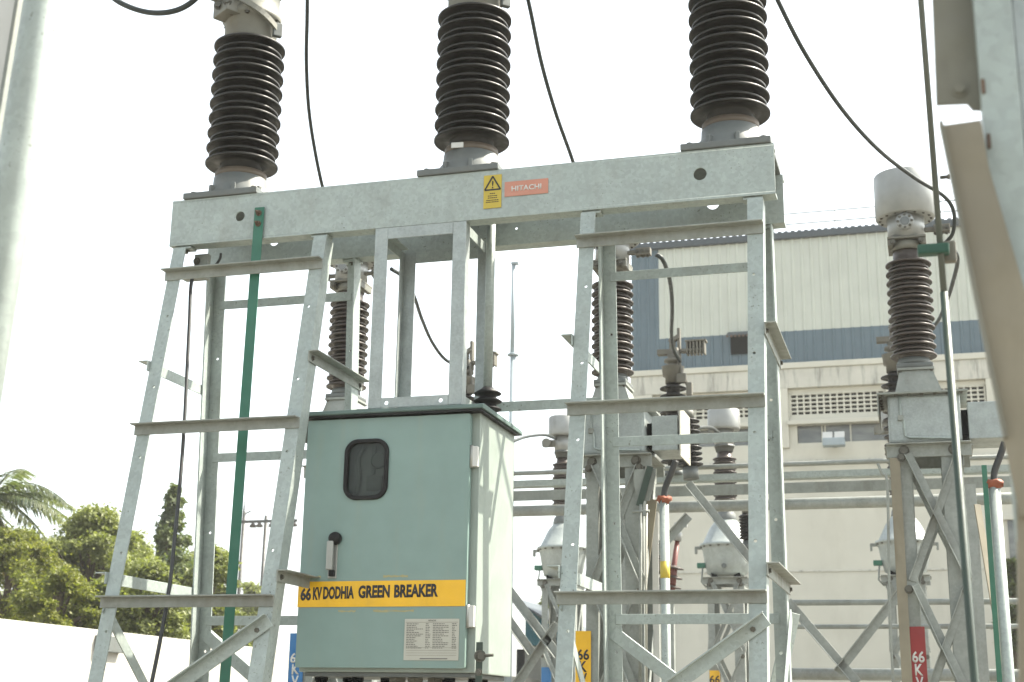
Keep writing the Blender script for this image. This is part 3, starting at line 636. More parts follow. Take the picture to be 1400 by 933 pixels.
def stand(base, zt, wx, wy, name, label, cat, group, s=1., low=1.42, m='galv_far'):
    """four-legged braced stand: top frame at zt, widths wx, wy"""
    b = V(base); t = thing(name, b, label, cat, group)
    h, f = .085*s, .007
    for sx in (-1, 1):
        for sy in (-1, 1):
            bm = nb(); a = b+V((sx*wx/2, sy*wy/2, 0)); angle(bm, a, a+Z*(zt-.002-b.z), -X*sx, (.095 if sx < 0 else .14)*s, -Y_*sy, .11*s, .009); part('leg', bm, m, t)
    for sy in (-1, 1):
        y = b.y+sy*(wy/2+.006); bm = nb(); angle(bm, (b.x-wx/2-.07*s, y, zt), (b.x+wx/2+.07*s, y, zt), -Z, .095*s, Y_*sy, .07*s, .008); o = part('top_beam', bm, m, t)
        if sy < 0:
            for dx in (-wx/2+.05, wx/2-.05): bolt((b.x+dx, y-.009, zt-.05*s), o, FRONT, 2.*s)
    for sx in (-1, 1):
        x = b.x+sx*(wx/2+.006); bm = nb(); angle(bm, (x, b.y-wy/2+.01, zt-.012), (x, b.y+wy/2-.01, zt-.012), -Z, .15*s, X*sx, .08*s, .008); part('top_beam', bm, m, t)
    z = zt-.08*s
    while z-low > .25:
        z2 = z-low*.62
        for sy in (-1, 1):
            y = b.y+sy*(wy/2+.004)
            for k in (1, -1):
                bm = nb(); yy = y+sy*(.0 if k > 0 else .017)
                angle(bm, (b.x+k*(wx/2-.05), yy, z), (b.x-k*(wx/2-.03), yy, z2), X, .055*s, Y_*sy, .05*s, .006); o = part('brace', bm, m, t)
                if sy < 0: bolt((b.x+k*(wx/2-.03), yy-.012, z-.02), o, FRONT, 1.6*s)
        for sx in (-1, 1):
            x = b.x+sx*(wx/2+.004)
            for k in (1,):
                bm = nb(); flat(bm, (x+sx*.005, b.y+k*(wy/2-.03), z), (x+sx*.005, b.y-k*(wy/2-.03), z2), Z, .055*s, .007); part('brace', bm, m, t)
        z = z2-.05*s
    return t
ZS = ZT-.012
S3 = stand((.03, YC, 0), ZS, .44, .48, 'transformer_stand', 'galvanised steel stand with a red painted leg at lower right', 'stand', 'stands of the nearer transformers')
S2 = copy_tree(S3, (cX[1]-cX[2], 0, 0), 'galvanised steel stand with a yellow painted leg behind the right tower')
S1 = copy_tree(S3, (cX[0]-cX[2], 0, 0), 'galvanised steel stand with a blue painted leg behind the cabinet')
bm = nb(); a, b = at(1217, 640, YC-.26), at(1231, 640, YC-.26); box(bm, (a.x, YC-.275, 0), (b.x, YC-.265, ZS-.1), .002); part('leg_plate', bm, 'tan_plate', S3)
# painted bands with lettering on a front leg of each stand
def band(st, px0, px1, pytop, m, ink, chars, y, first):
    a, b = at(px0, pytop, y), at(px1, pytop, y)
    bm = nb(); box(bm, (a.x, y-.002, .9), (b.x, y+.0004, a.z), .0006); bd = part('painted_band', bm, m, st)
    cx = (a.x+b.x)/2; h = .078
    for k, s in enumerate(chars):
        z = a.z-first-k*.086
        part('lettering', text_bm(s, (cx, y-.0025, z), X, Z, h, .025, .0015, width=(b.x-a.x)*(.78 if len(s) > 1 else .5)), ink, bd)
yl = YC-.24
band(S3, 1242, 1264, 857, 'red', 'white', ('66', 'K', 'V'), yl-.0125, .205)
band(S2, 787, 808, 863, 'yellow', 'ink', ('66', 'K', 'V'), yl-.0125, .17)
band(S1, 397, 417, 866, 'blue', 'white', ('66', 'K', 'V'), yl-.0125, .19)

yf2 = YC-.30
bm = nb(); flat(bm, at(889, 638, yf2), at(874, 692, yf2), X, .05, .008); part('earth_strip', bm, 'green_pale', S2)
bm = nb(); prism(bm, at(866, 642, yf2+.02), at(866, 642, yf2+.02)+Y_*.012, X, Z, [(0, 0), (.17, 0), (.17, -.05), (.12, -.24), (.03, -.24), (0, -.1)]); part('gusset_plate', bm, 'galv_dull', S2)
bm = nb(); tube(bm, [at(884, 690, yf2), at(883, 800, yf2), at(884, 940, yf2)], .009, 8); part('thin_conduit', bm, 'plate', S2)
bm = nb(); tube(bm, [at(876, 690, yf2), at(875, 940, yf2)], .012, 8); part('thin_conduit', bm, 'galv_dull', S2)
bm = nb(); flat(bm, at(892, 683, yf2+.2), at(876, 812, yf2+.2), X, .075, .012); part('slanted_plate', bm, 'tan_plate', S2)
bm = nb(); tube(bm, [at(864, 700, yf2-.01), at(888, 699, yf2-.01)], .010, 8); box(bm, at(882, 702, yf2)-V((.012, .02, .02)), at(882, 702, yf2)+V((.012, .02, .02))); part('conduit_clamp', bm, 'galv_dull', S2)
bm = nb(); angle(bm, at(891, 700, yf2+.35), at(891, 700, yf2+.35)-Z*2.9, X, .05, Y_, .05, .006); part('angle_post', bm, 'white', S2)  # steel angle coloured white for the sunlight along it
bm = nb(); tube(bm, spline([at(1200, 634, yf2), at(1206, 648, yf2), at(1213, 662, yf2), at(1215, 760, yf2), at(1217, 850, yf2), at(1222, 945, yf2)], 6), .010, 8); part('drain_tube', bm, 'galv_dull', S3)
bm = nb(); flat(bm, at(1336, 690, YC+.3), at(1374, 915, YC+.3), (.66, .75, 0), .07, .008); part('brace', bm, 'tan_plate', S3)
# conduit pipes with orange sealing beside the stands
def conduit(px, pytop, y, r, label, bandm=None, strip=False):
    p = at(px, pytop, y); t = thing('cable_conduit', (p.x, y, 0), label, 'pipe', 'conduit pipes up to the terminal boxes')
    bm = nb(); lathe(bm, (p.x, y, 0), [(r, 0), (r, p.z)], 24); pp = part('pipe', bm, 'galv', t)
    bm = nb(); lathe(bm, (p.x, y, p.z-.03), [(r+.004, 0), (r+.012, .010), (r+.024, .03), (r+.016, .042), (r*.8, .046), (.03, .05)], 14)
    for v in bm.verts: v.co += V((random.uniform(-.010, .010), random.uniform(-.010, .010), random.uniform(-.016, .012)))
    part('sealing_cap', bm, 'orange', t)
    bm = nb(); tube(bm, spline([(p.x, y, p.z), (p.x+.01, y, p.z+.08), (p.x+.06, y, p.z+.2), (p.x+.09, y, p.z+.28)], 6), .024, 10); part('cable', bm, 'cable', t)
    if bandm:
        q = at(px, 768, y).z; q2 = at(px, 791, y).z
        bm = nb(); lathe(bm, (p.x, y, q2), [(r+.001, 0), (r+.002, .001), (r+.002, q-q2)], 24); part('painted_ring', bm, bandm, pp)
    if strip:
        bm = nb(); flat(bm, (p.x-r-.02, y-.03, 0), (p.x-r-.02, y-.03, p.z+.12), X, .035, .006); part('earth_strip', bm, 'green', t)
conduit(908, 682, 3.15, .034, 'grey pipe with orange sealed top and a yellow ring, seen through the right tower', 'sign_yellow')
conduit(1359, 660, 3.2, .039, 'grey pipe with orange sealed top and green strip near the right edge', None, True)

# ------------------------------------------------------------------ isolator frame: long beams with three post insulators
YI = 7.0
IF = thing('isolator_frame', (-1.5, YI, 0), 'long horizontal galvanised beams and pipe crossing behind the transformer stands', 'steel frame')
z = at(1135, 645, YI).z
xa, xb = at(560, 650, YI).x, 5.5
bm = nb(); box(bm, (xa, YI-.02, z-.05), (xb, YI-.012, z+.01), .001); box(bm, (xa, YI-.0115, z-.06), (xb, YI+.10, z-.05), .001); part('beam', bm, 'galv', IF)
z2 = at(1135, 665, YI+.3).z
bm = nb(); angle(bm, (xa, YI+.3, z2+.05), (xb, YI+.3, z2+.05), -Z, .11, Y_, .08, .01); part('beam', bm, 'galv_dull', IF)
z3 = at(1135, 688, YI+.15).z
bm = nb(); tube(bm, [(xa, YI+.15, z3), (xb, YI+.15, z3)], .058, 20); part('pipe', bm, 'galv_far', IF)
z4 = at(1135, 633, YI-.2).z
bm = nb(); tube(bm, [(xa, YI-.2, z4), (xb, YI-.2, z4)], .024, 12); part('rod', bm, 'galv_dull', IF)
for x in (at(566, 700, YI).x, at(1318, 650, YI).x, 4.3, at(845, 700, YI).x):
    for dy in (.02, .42):
        bm = nb(); angle(bm, (x, YI+dy, 0), (x, YI+dy, z2-.065), X, .1, Y_, .1, .009); part('column', bm, 'galv_far', IF)
for (a, b) in (((936, 664), (1032, 782)), ((893, 752), (938, 702)), ((1072, 826), (1168, 938)), ((1226, 806), (1140, 916)), ((672, 783), (759, 900)), ((672, 823), (724, 897)), ((758, 850), (700, 937))):
    p, q = at(*a, YI-.15), at(*b, YI-.15); bm = nb(); angle(bm, p, q, X, .085, FRONT, .06, .008); part('knee_brace', bm, 'galv_far', IF)
for (py, r) in ((824, .03), (857, .024), (922, .06)):
    zz = at(1140, py, YI+.25).z; bm = nb(); tube(bm, [(at(1060, py, YI).x, YI+.25, zz), (3.6, YI+.25, zz)], r, 12); part('rail_pipe', bm, 'galv_far', IF)
zi = z+.012
def isolator():
    x = at(920, 560, YI).x; p = V((x, YI+.03, 0))
    t = thing('post_insulator', (x, YI+.03, zi), 'x', 'insulator', 'post insulators of the isolator')
    zt = at(920, 528, YI).z
    bm = nb(); lathe(bm, p, [(.10, zi), (.10, zi+.05), (.075, zi+.06), (.07, zi+.10)], 28); part('base_casting', bm, 'base_grey', t)
    pr = [(.06, zi+.09)]; n = 10; sheds(pr, zi+.15, n, (zt-.02-zi-.15)/(n-1), .138, .12, .07, False); pr += [(.055, zt+.06)]
    bm = nb(); lathe(bm, p, pr, 36); part('porcelain_insulator', bm, 'porcelain', t)
    bm = nb(); lathe(bm, p, [(.08, zt+.03), (.08, zt+.1), (.105, zt+.11), (.115, zt+.2), (.12, zt+.21), (.06, zt+.22), (.055, zt+.25), (.09, zt+.26), (.09, zt+.29), (.05, zt+.30), (.06, zt+.34)], 28); part('metal_cap', bm, 'head_dark', t)
    bm = nb(); box(bm, p+V((-.16, -.04, zt+.34)), p+V((.06, .04, zt+.40)), .008); box(bm, p+V((-.03, -.03, zt+.40)), p+V((.03, .03, zt+.52)), .006); obox(bm, p+V((.02, -.02, zt+.50)), V((.05, 0, .03)), Y_*.03, V((-.01, 0, .02)), .004)
    box(bm, p+V((.055, -.04, zt+.30)), p+V((.085, .04, zt+.62)), .004); cj = part('contact_jaw', bm, 'head_dark', t)
    bm = nb(); box(bm, p+V((.09, -.05, zt+.36)), p+V((.32, .05, zt+.39)), .004)
    for k in range(6): box(bm, p+V((.15+k*.035, -.06, zt+.33)), p+V((.17+k*.035, .06, zt+.47)), .006)
    box(bm, p+V((.14, -.065, zt+.46)), p+V((.36, .065, zt+.48)), .004); part('contact_fingers', bm, 'head_dark', cj)
    bm = nb(); tube(bm, [p+V((.05, -.05, zt+.4)), p+V((.1, -.06, zt+.12)), p+V((.17, -.06, zt-.02))], .018, 8); box(bm, p+V((.05, -.09, zt+.02)), p+V((.15, -.02, zt+.12)), .01); box(bm, p+V((.15, -.09, zt-.12)), p+V((.21, -.02, zt+.02)), .01); part('operating_link', bm, 'head_dark', t)
    return t
I2 = isolator(); I2['label'] = 'post insulator with clamp and contact fingers, in front of the blue wall band'
I3 = copy_tree(I2, (at(1226, 560, YI).x-I2.location.x, 0, 0), 'post insulator with clamp half hidden behind the nearest transformer')
I1 = copy_tree(I2, (at(634, 560, YI).x-I2.location.x, 0, 0), 'post insulator whose clamp peeks up behind the cabinet roof')
# slanted ribbed insulators behind the right tower
def ribbed(pa, pb, y, name, label, r=.1, n=9, m='porcelain'):
    a, b = at(*pa, y), at(*pb, y); L = (b-a).length; t = thing(name, b if b.z < a.z else a, label, 'insulator')
    lo, hi = (b, a) if b.z < a.z else (a, b)
    pr = [(r*.5, 0)]; sheds(pr, .05, n, (L-.1)/(n-1), r, r*.85, r*.5, False); pr += [(r*.45, L)]
    bm = nb(); lathe(bm, lo, pr, 30, (hi-lo)); part('porcelain_insulator', bm, m, t)
    bm = nb(); lathe(bm, lo, [(r*.6, -.10), (r*.6, .02)], 20, (hi-lo)); part('base_casting', bm, 'base_grey', t)
    bm = nb(); lathe(bm, hi, [(r*.6, -.02), (r*.6, .08)], 20, (hi-lo)); part('metal_cap', bm, 'head_grey', t)
ribbed((938, 570), (944, 642), 6.6, 'slanted_insulator', 'dark ribbed insulator beside the white bolted plate, right of the terminal box', .13, 9)
ribbed((1021, 700), (1022, 742), 8.5, 'ribbed_insulator', 'small dark ribbed insulator at the right edge of the right tower', .09, 8)
for o in [c for c in T2.children if c.name.startswith('terminal_box')]:
    me = o.data.copy(); o.data = me
    for v in me.vertices:
        if v.co.x > .57: v.co.x -= .055
# white bolted plate beside the middle terminal box
p = at(934, 607, YC-.1)
wpl = nb(); plate(wpl, (T2.location.x+.560, YC-.22, ZT-.03), Y_, Z, .44, zl-ZT+.02, X, .010, [(.04, .05+.09*k, .011) for k in range(4)] + [(.40, .05+.09*k, .011) for k in range(4)])
part('bolted_plate', wpl, 'plate', T2)
bm = nb(); box(bm, (T2.location.x+.546, YC-.15, ZT+.04), (T2.location.x+.559, YC+.15, zl-.1)); part('box_neck', bm, 'galv_new', T2)

# ------------------------------------------------------------------ far row of transformers with bowl tanks
YB = 13.0
bX = [at(551, 745, YB).x, at(770, 745, YB).x, at(993.5, 745, YB).x, at(1236, 745, YB).x]
def bowl():
    x = bX[2]; p = V((x, YB, 0)); g = lambda py: at(990, py, YB).z
    t = thing('voltage_transformer', (x, YB, g(786)), 'x', 'transformer', 'transformers in the far row')
    bm = nb(); lathe(bm, p, [(.22, g(789)), (.28, g(785)), (.315, g(770)), (.345, g(753)), (.36, g(749)), (.385, g(748)), (.385, g(745)), (.34, g(743.5)), (.23, g(722)), (.15, g(712))], 36); tk = part('bowl_tank', bm, 'galv_new', t)
    for k in range(18): a = k*math.pi/9; bolt(p+V((math.cos(a)*.37, math.sin(a)*.37, g(748.5))), tk, -Z, 1.1)
    bm = nb(); lathe(bm, p, [(.15, g(713)), (.155, g(711)), (.14, g(704)), (.115, g(701)), (.115, g(690))], 30); part('collar', bm, 'base_grey', t)
    zb, zt = g(684), g(628); n = 10; pr = [(.11, zb-.06)]; sheds(pr, zb, n, (zt-zb)/(n-1), .17, .15, .11); pr += [(.1, zt+.12)]
    bm = nb(); lathe(bm, p, pr, 36); part('porcelain_insulator', bm, 'porcelain_red', t)
    bm = nb(); lathe(bm, p, [(.12, zt+.1), (.145, zt+.2), (.145, g(612)), (.13, g(611))], 28); part('top_flange', bm, 'base_grey', t)
    bm = nb(); lathe(bm, p, [(.14, g(612)), (.14, g(586))], 28); part('top_housing', bm, 'silver', t)
    bm = nb(); lathe(bm, p, [(.13, g(588)), (.225, g(589)), (.235, g(586)), (.235, g(563)), (.22, g(561)), (0, g(559))], 36); part('expansion_can', bm, 'silver', t)
    bm = nb(); obox(bm, p+V((-.20, -.03, g(598))), X*.12, Y_*.05, Z*.05, .01); lathe(bm, p+V((-.24, -.08, g(598))), [(.07, 0), (.07, .05)], 16, FRONT); part('terminal', bm, 'head_grey', t)
    for sx in (-1, 1):
        bm = nb(); box(bm, p+V((sx*.40-.05, -.03, g(751))), p+V((sx*.40+.05, .03, g(747))), .004); box(bm, p+V((sx*.44-.015, -.03, g(757))), p+V((sx*.44+.015, .03, g(748)))); part('lifting_lug', bm, 'galv_dull', tk)
    bm = nb(); box(bm, p+V((-.42, -.08, g(777))), p+V((-.30, .02, g(770))), .01); vb = part('drain_valve', bm, 'green', tk)
    bm = nb(); tube(bm, [p+V((-.34, -.06, g(777))), p+V((-.36, -.06, g(796))), p+V((-.3, -.06, g(803))), p+V((-.15, -.06, g(804)))], .013, 6); part('drain_pipe', bm, 'galv_dull', vb)
    bm = nb(); lathe(bm, p+V((0, -.305, g(777))), [(.035, 0), (.035, .03)], 16, FRONT); part('earth_boss', bm, 'base_grey', tk)
    for sx in (-1, 1):
        for sy in (-1, 1): bm = nb(); box(bm, p+V((sx*.16-.04, sy*.16-.04, g(791.5))), p+V((sx*.16+.04, sy*.16+.04, g(785)))); part('foot', bm, 'dark', t)
    return t
B2 = bowl(); B2['label'] = 'far transformer with grey bowl tank, framed by the right tower'
B1 = copy_tree(B2, (bX[1]-bX[2], 0, 0), 'far transformer with grey bowl tank, just right of the cabinet')
B3 = copy_tree(B2, (bX[3]-bX[2], 0, 0), 'far transformer with grey bowl tank, partly behind the stand with the red leg')
zq = at(990, 791.5, YB).z
Q2 = stand((bX[2], YB, 0), zq-.003, .50, .5, 'transformer_stand', 'x', 'stand', 'stands of the far transformers', 1.0, 1.5, 'galv_far')
Q2['label'] = 'slim steel stand with yellow leg patch under the far transformer inside the right tower'
Q1 = copy_tree(Q2, (bX[1]-bX[2], 0, 0), 'slim steel stand with blue leg patch under the far transformer right of the cabinet')
Q3 = copy_tree(Q2, (bX[3]-bX[2], 0, 0), 'slim steel stand under the far transformer behind the red leg')
def patch(st, x, ptop, m):
    z = at(980, ptop, YB-.25).z; bm = nb(); box(bm, (x-.07, YB-.268, .4), (x+.07, YB-.2535, z), .001); part('painted_band', bm, m, st); return z
zz = patch(Q2, bX[2]-.17, 917, 'yellow'); patch(Q1, bX[1]-.17, 914, 'blue')
part('lettering', text_bm('66', (bX[2]-.17, YB-.27, zz-.12), X, Z, .11, .02, .002), 'ink', [c for c in Q2.children if c.name.startswith('painted_band')][0])

# arresters between the rows
YA = 10.5
def arrester(pa, pb, r, n, m, label, capm):
    a, b = at(*pa, YA), at(*pb, YA); t = thing('surge_arrester', (b.x, YA, b.z), label, 'insulator'); L = (a-b).length
    pr = [(r*.5, 0)]; sheds(pr, .06, n, (L*.96-.06)/(n-1), r, r*.8, r*.45, False); pr += [(r*.5, L)]
    bm = nb(); lathe(bm, b, pr, 28, a-b); part('ribbed_body', bm, m, t)
    bm = nb(); lathe(bm, b, [(r*.8, -.10), (r*.8, 0)], 16, a-b); box(bm, b+V((-.12, -.1, -.22)), b+V((.12, .1, -.1)), .01); part('base_casting', bm, 'base_grey', t)
    bm = nb(); lathe(bm, a, [(r*.6, -.02), (r*.6, .07), (r*.3, .09), (r*.3, .2)], 16, a-b); part('metal_cap', bm, capm, t)
    bm = nb(); box(bm, (b.x-.05, YA-.05, 0), (b.x+.05, YA+.05, b.z-.22)); part('post', bm, 'galv_far', t)
arrester((895, 738), (896, 790), .09, 14, 'porcelain', 'grey ribbed arrester behind the pipe with the yellow ring', 'silver')
arr = thing('disconnector_rod', at(918, 812, YA), 'slanted red brown insulating rod with small sheds, right of the yellow ringed pipe', 'insulator')
a, b = at(926, 740, YA), at(917, 805, YA); d = (a-b)
bm = nb(); lathe(bm, b, [(.06, -.05), (.05, d.length*.45), (.035, d.length*.5), (.03, d.length)], 16, d); part('rod', bm, 'arrester_red', arr)
pr = [(.05, -.15)]; sheds(pr, -.1, 4, .12, .13, .1, .05, False); bm = nb(); lathe(bm, b, pr, 24, d); part('sheds', bm, 'porcelain_red', arr)
bm = nb(); lathe(bm, a, [(.05, 0), (.05, .1), (.03, .12), (.03, .25)], 14, d); obox(bm, a+V((.05, 0, .2)), X*.08, Y_*.03, Z*.03, .006); part('metal_cap', bm, 'silver', arr)
bm = nb(); box(bm, (b.x-.04, YA-.04, 0), (b.x+.04, YA+.04, b.z-.16)); part('post', bm, 'galv_far', arr)

# ------------------------------------------------------------------ conductors
def wire(name, pts, r, label, m='conductor', cat='cable', group=None, n=10):
    bm = nb(); tube(bm, spline([at(*p) for p in pts], n), r, 10); return single(name, bm, m, label, cat, group)
wire('conductor_cable', [(421, -60, .8), (420, 20, 1.0), (419, 90, 1.3), (424, 165, 1.7), (440, 252, 2.2), (458, 310, 2.8), (468, 352, 3.44)], .0135, 'dark cable dropping between the far and the middle insulator columns')
wire('conductor_cable', [(705, -60, .8), (722, 0, .9), (740, 85, 1.2), (760, 155, 1.6), (783, 220, 2.1), (805, 290, 2.8), (818, 342, 3.44)], .0135, 'dark cable dropping between the middle and the near insulator columns')
wire('conductor_cable', [(1040, -50, .9), (1063, 0, 1.0), (1100, 72, 1.3), (1150, 148, 1.8), (1200, 204, 2.3), (1250, 243, 2.8), (1290, 268, 3.1), (1304, 290, 3.2), (1303, 318, 3.3), (1292, 333, 3.44)], .0145, 'long dark cable sweeping down to the white can on the right')
wire('conductor_cable', [(1294, 332, 3.44), (1309, 352, 3.5), (1303, 385, 4.2), (1292, 418, 5.0), (1278, 445, 5.8), (1250, 470, 6.5), (1232, 488, 6.97)], .0165, 'dark cable looping down behind the white can at right')
wire('conductor_cable', [(897, 348, 3.44), (907, 357, 3.5), (916, 385, 4.0), (919, 420, 4.9), (918, 455, 5.9), (921, 478, 6.6), (930, 494, 6.97)], .0185, 'dark cable hanging before the pale wall seen through the right tower')
wire('conductor_cable', [(535, 368, 3.44), (552, 380, 3.7), (566, 405, 4.3), (577, 437, 5.1), (592, 470, 6.0), (612, 494, 6.6), (640, 502, 6.97)], .0175, 'dark cable curving inside the bare hanger frame')
wire('jumper_cable', [(120, -40, .2), (152, -5, .2), (180, 11, .2), (212, 18, .2), (245, 13, .2), (272, -6, .2), (300, -45, .2)], .018, 'thick dark cable loop at the top left of the sky')
wire('jumper_wire', [(660, 620, 8.5), (703, 603, 10), (722, 597, 11), (745, 595, 12), (760, 600, 12.85)], .022, 'thin grey wire arching to the far transformer right of the cabinet')
wire('jumper_wire', [(938, 588, 8.5), (955, 585, 10), (972, 585, 11.5), (983, 592, 12.85)], .022, 'thin grey wire arching to the far transformer inside the right tower')
# ------------------------------------------------------------------ big shed
YW = 24.0
gz = lambda py, px=1130: at(px, py, YW).z
gx = lambda px, py=500: at(px, py, YW).x
IB = thing('industrial_shed', (1, YW+6, 0), 'big shed with ribbed cream and blue cladding above a plastered lower storey', 'building')
x0, x1 = gx(864), 9.0
zt = gz(324); zb2 = gz(495.5); zs = gz(450)        # top of cladding, foot of cladding, top of the blue band
xs = gx(902)
def cladding(xa, xb, za, zb, m, y=YW):
    bm = nb(); pit = .21; pts = []; x = xa
    while x < xb-1e-4:
        for dx, dy in ((0, 0), (.135, 0), (.155, -.028), (.19, -.028)):
            if x+dx < xb: pts.append((x+dx, y+dy))
        x += pit
    pts.append((xb, y)); A = [bm.verts.new((p[0], p[1], za)) for p in pts]; B = [bm.verts.new((p[0], p[1], zb)) for p in pts]
    for i in range(len(pts)-1): bm.faces.new((A[i], A[i+1], B[i+1], B[i]))
    return part('cladding', bm, m, IB)
cladding(xs, x1, zs, zt, 'clad_beige'); cladding(x0, xs, zb2, zt, 'clad_blue'); cladding(xs, x1, zb2, zs, 'clad_blue', YW-.002)
bm = nb(); box(bm, (x0, YW+.03, zb2), (x1, YW+14, zt-.1)); part('upper_block', bm, 'clad_beige', IB)
bm = nb(); box(bm, (x0-.06, YW-.10, zt), (x1, YW+.2, zt+.16), .02); part('gutter', bm, 'gutter', IB)
bm = nb(); xx = x0
while xx < x1:
    box(bm, (xx, YW-.05, zt+.161), (xx+.085, YW+1.0, zt+.20)); xx += .15
rf = part('roof_ribs', bm, 'gutter', IB)
bm = nb(); prism(bm, (x0-.05, 0, 0), (x1, 0, 0), Y_, Z, [(YW+.2, zt), (YW+14.2, zt), (YW+7, zt+.3)]); part('roof', bm, 'gutter', IB)
bm = nb(); yr_ = YW+.6
za, zb_ = at(1141, 287.5, yr_).z, at(1141, 302, yr_).z
for z in (za, zb_): box(bm, (x0+2.5, yr_-.012, z-.012), (x1, yr_+.012, z+.012))
x = at(1141, 290, yr_).x-2.3
while x < x1: box(bm, (x-.011, yr_-.011, zt+.2), (x+.011, yr_+.011, za)); x += 2.3
part('roof_railing', bm, 'galv_dull', IB)
# hatch with small canopy in the blue band
hx0, hx1, hz0, hz1 = gx(1000), gx(1036), gz(485, 1010), gz(458, 1010)
bm = nb(); box(bm, (hx0, YW-.055, hz0), (hx1, YW-.031, hz1+.04), .004); ht = part('hatch', bm, 'dark', IB)
bm = nb(); prism(bm, (hx0-.06, 0, 0), (hx1+.04, 0, 0), Y_, Z, [(YW-.056, hz1+.06), (YW-.32, hz1-.07), (YW-.32, hz1-.10), (YW-.056, hz1+.03)]); part('canopy', bm, 'gutter', ht)
bm = nb(); x = hx0-.06
while x < hx1: box(bm, (x, YW-.335, hz1-.13), (x+.05, YW-.315, hz1-.085)); x += .09
part('canopy_edge', bm, 'rust', ht)
# plastered lower storey
zc1, zc0 = gz(495.5), gz(503.5)          # cornice
zf0 = gz(530)                        # underside of the stained fascia
zsill = gz(575.5); zled0 = gz(581); zw0 = gz(605.5)
bm = nb(); box(bm, (x0-.05, YW-.16, zc0), (x1, YW+.3, zc1), .015); part('cornice', bm, 'plaster', IB)
bm = nb(); box(bm, (x0-.02, YW-.12, zf0), (x1, YW+.25, zc0-.002), .01); part('fascia', bm, 'concrete', IB)
bays = [(gx(893, 560), gx(1052, 560)), (gx(1078, 560), gx(1208+4, 560)), (gx(1216, 560), gx(1350, 560)), (gx(1362, 560), gx(1500, 560))]
xp = x0
for (a, b) in bays + [(x1, x1)]:
    if a-xp > .02: bm = nb(); box(bm, (xp, YW-.118, zw0-.1), (a, YW+.25, zf0-.002), .006); part('pier', bm, 'plaster', IB)
    xp = b
for (a, b) in bays:
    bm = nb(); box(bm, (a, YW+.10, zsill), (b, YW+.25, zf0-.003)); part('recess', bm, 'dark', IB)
    # breeze block screen
    g0, g1 = gz(566.5), gz(537.5)
    bm = nb(); nx = 14; ny = 5; aa, bb = a+.05, b-.03
    for i in range(nx+1): xg = aa+(bb-aa)*i/nx; box(bm, (xg-.017, YW+.0, g0), (xg+.017, YW+.095, g1))
    for j in range(ny+1): zg = g0+(g1-g0)*j/ny; box(bm, (aa, YW+.003, zg-.016), (bb, YW+.092, zg+.016))
    box(bm, (a+.002, YW+.001, zsill), (b-.002, YW+.096, g0-.017)); box(bm, (a+.002, YW+.001, g1+.017), (b-.002, YW+.096, zf0-.004))
    box(bm, (a+.002, YW+.002, g0-.016), (aa-.018, YW+.095, g1+.016))
    part('vent_screen', bm, 'plaster', IB)
    bm = nb(); box(bm, (a-.02, YW-.20, zled0), (b+.02, YW+.2, zsill-.002), .008); part('ledge', bm, 'plaster', IB)
    bm = nb(); box(bm, (a+.18, YW+.06, zw0), (b, YW+.09, zled0-.002)); wn = part('window', bm, 'window_glass', IB)
    bm = nb()
    box(bm, (a+.001, YW-.05, zw0-.1), (a+.178, YW+.2, zled0-.003)); box(bm, (a+.18, YW-.05, zw0-.1), (b, YW+.2, zw0-.001))
    for k in (.33, .36, .62): xm = a+(b-a)*k; box(bm, (xm, YW+.03, zw0), (xm+.03, YW+.058, zled0-.003))
    part('window_frame', bm, 'plaster', wn)
zz = zw0-.102
bm = nb(); box(bm, (x0, YW-.06, 0), (x1, YW+.25, zz)); part('lower_wall', bm, 'plaster', IB)
zgv = gz(632.5); bm = nb(); box(bm, (x0, YW-.13, zgv-.045), (x1, YW-.061, zgv+.045), .01); part('string_course', bm, 'concrete', IB)
zgv = gz(781); bm = nb(); box(bm, (x0, YW-.085, zgv-.02), (x1, YW-.061, zgv+.02), .005); part('string_course', bm, 'concrete', IB)
bm = nb(); box(bm, (x0+.1, YW+.26, 0), (x1, YW+13.9, zb2-.01)); part('core', bm, 'plaster', IB)
# lower bay with dark window at far right, partly behind the posts
wq = nb(); a, b = gx(1376, 700), gx(1460, 700); box(wq, (a, YW-.09, gz(800, 1380)), (b, YW-.061, gz(712, 1380))); wn = part('window', wq, 'window_glass', IB)
bm = nb(); box(bm, (a-.14, YW-.15, gz(712, 1380)+.002), (b+.1, YW-.061, gz(705, 1380)), .005); part('window_head', bm, 'plaster', wn)
# floodlight on the wall
fl = thing('floodlight', (gx(1141, 606), YW-.5, gz(616, 1141)), 'pale box floodlight mounted on the shed wall below the long vent screen', 'floodlight')
a, b = gx(1127, 606), gx(1157, 606)
bm = nb(); box(bm, (a, YW-.62, gz(616, 1141)), (b, YW-.35, gz(605.5, 1141)), .02); part('housing', bm, 'pole_white', fl)
m_ = (a+b)/2
for (p, q) in ((a, m_-.02), (m_+.02, b)):
    bm = nb(); obox(bm, ((p+q)/2, YW-.53, gz(601, 1141)), X*(q-p)/2, Y_*.02+Z*.0, Z*.075+Y_*.05, .01); part('lens', bm, 'white', fl)
bm = nb(); box(bm, (m_-.04, YW-.35, gz(613, 1141)), (m_+.04, YW-.061, gz(607, 1141)), .004); part('bracket', bm, 'galv_dull', fl)

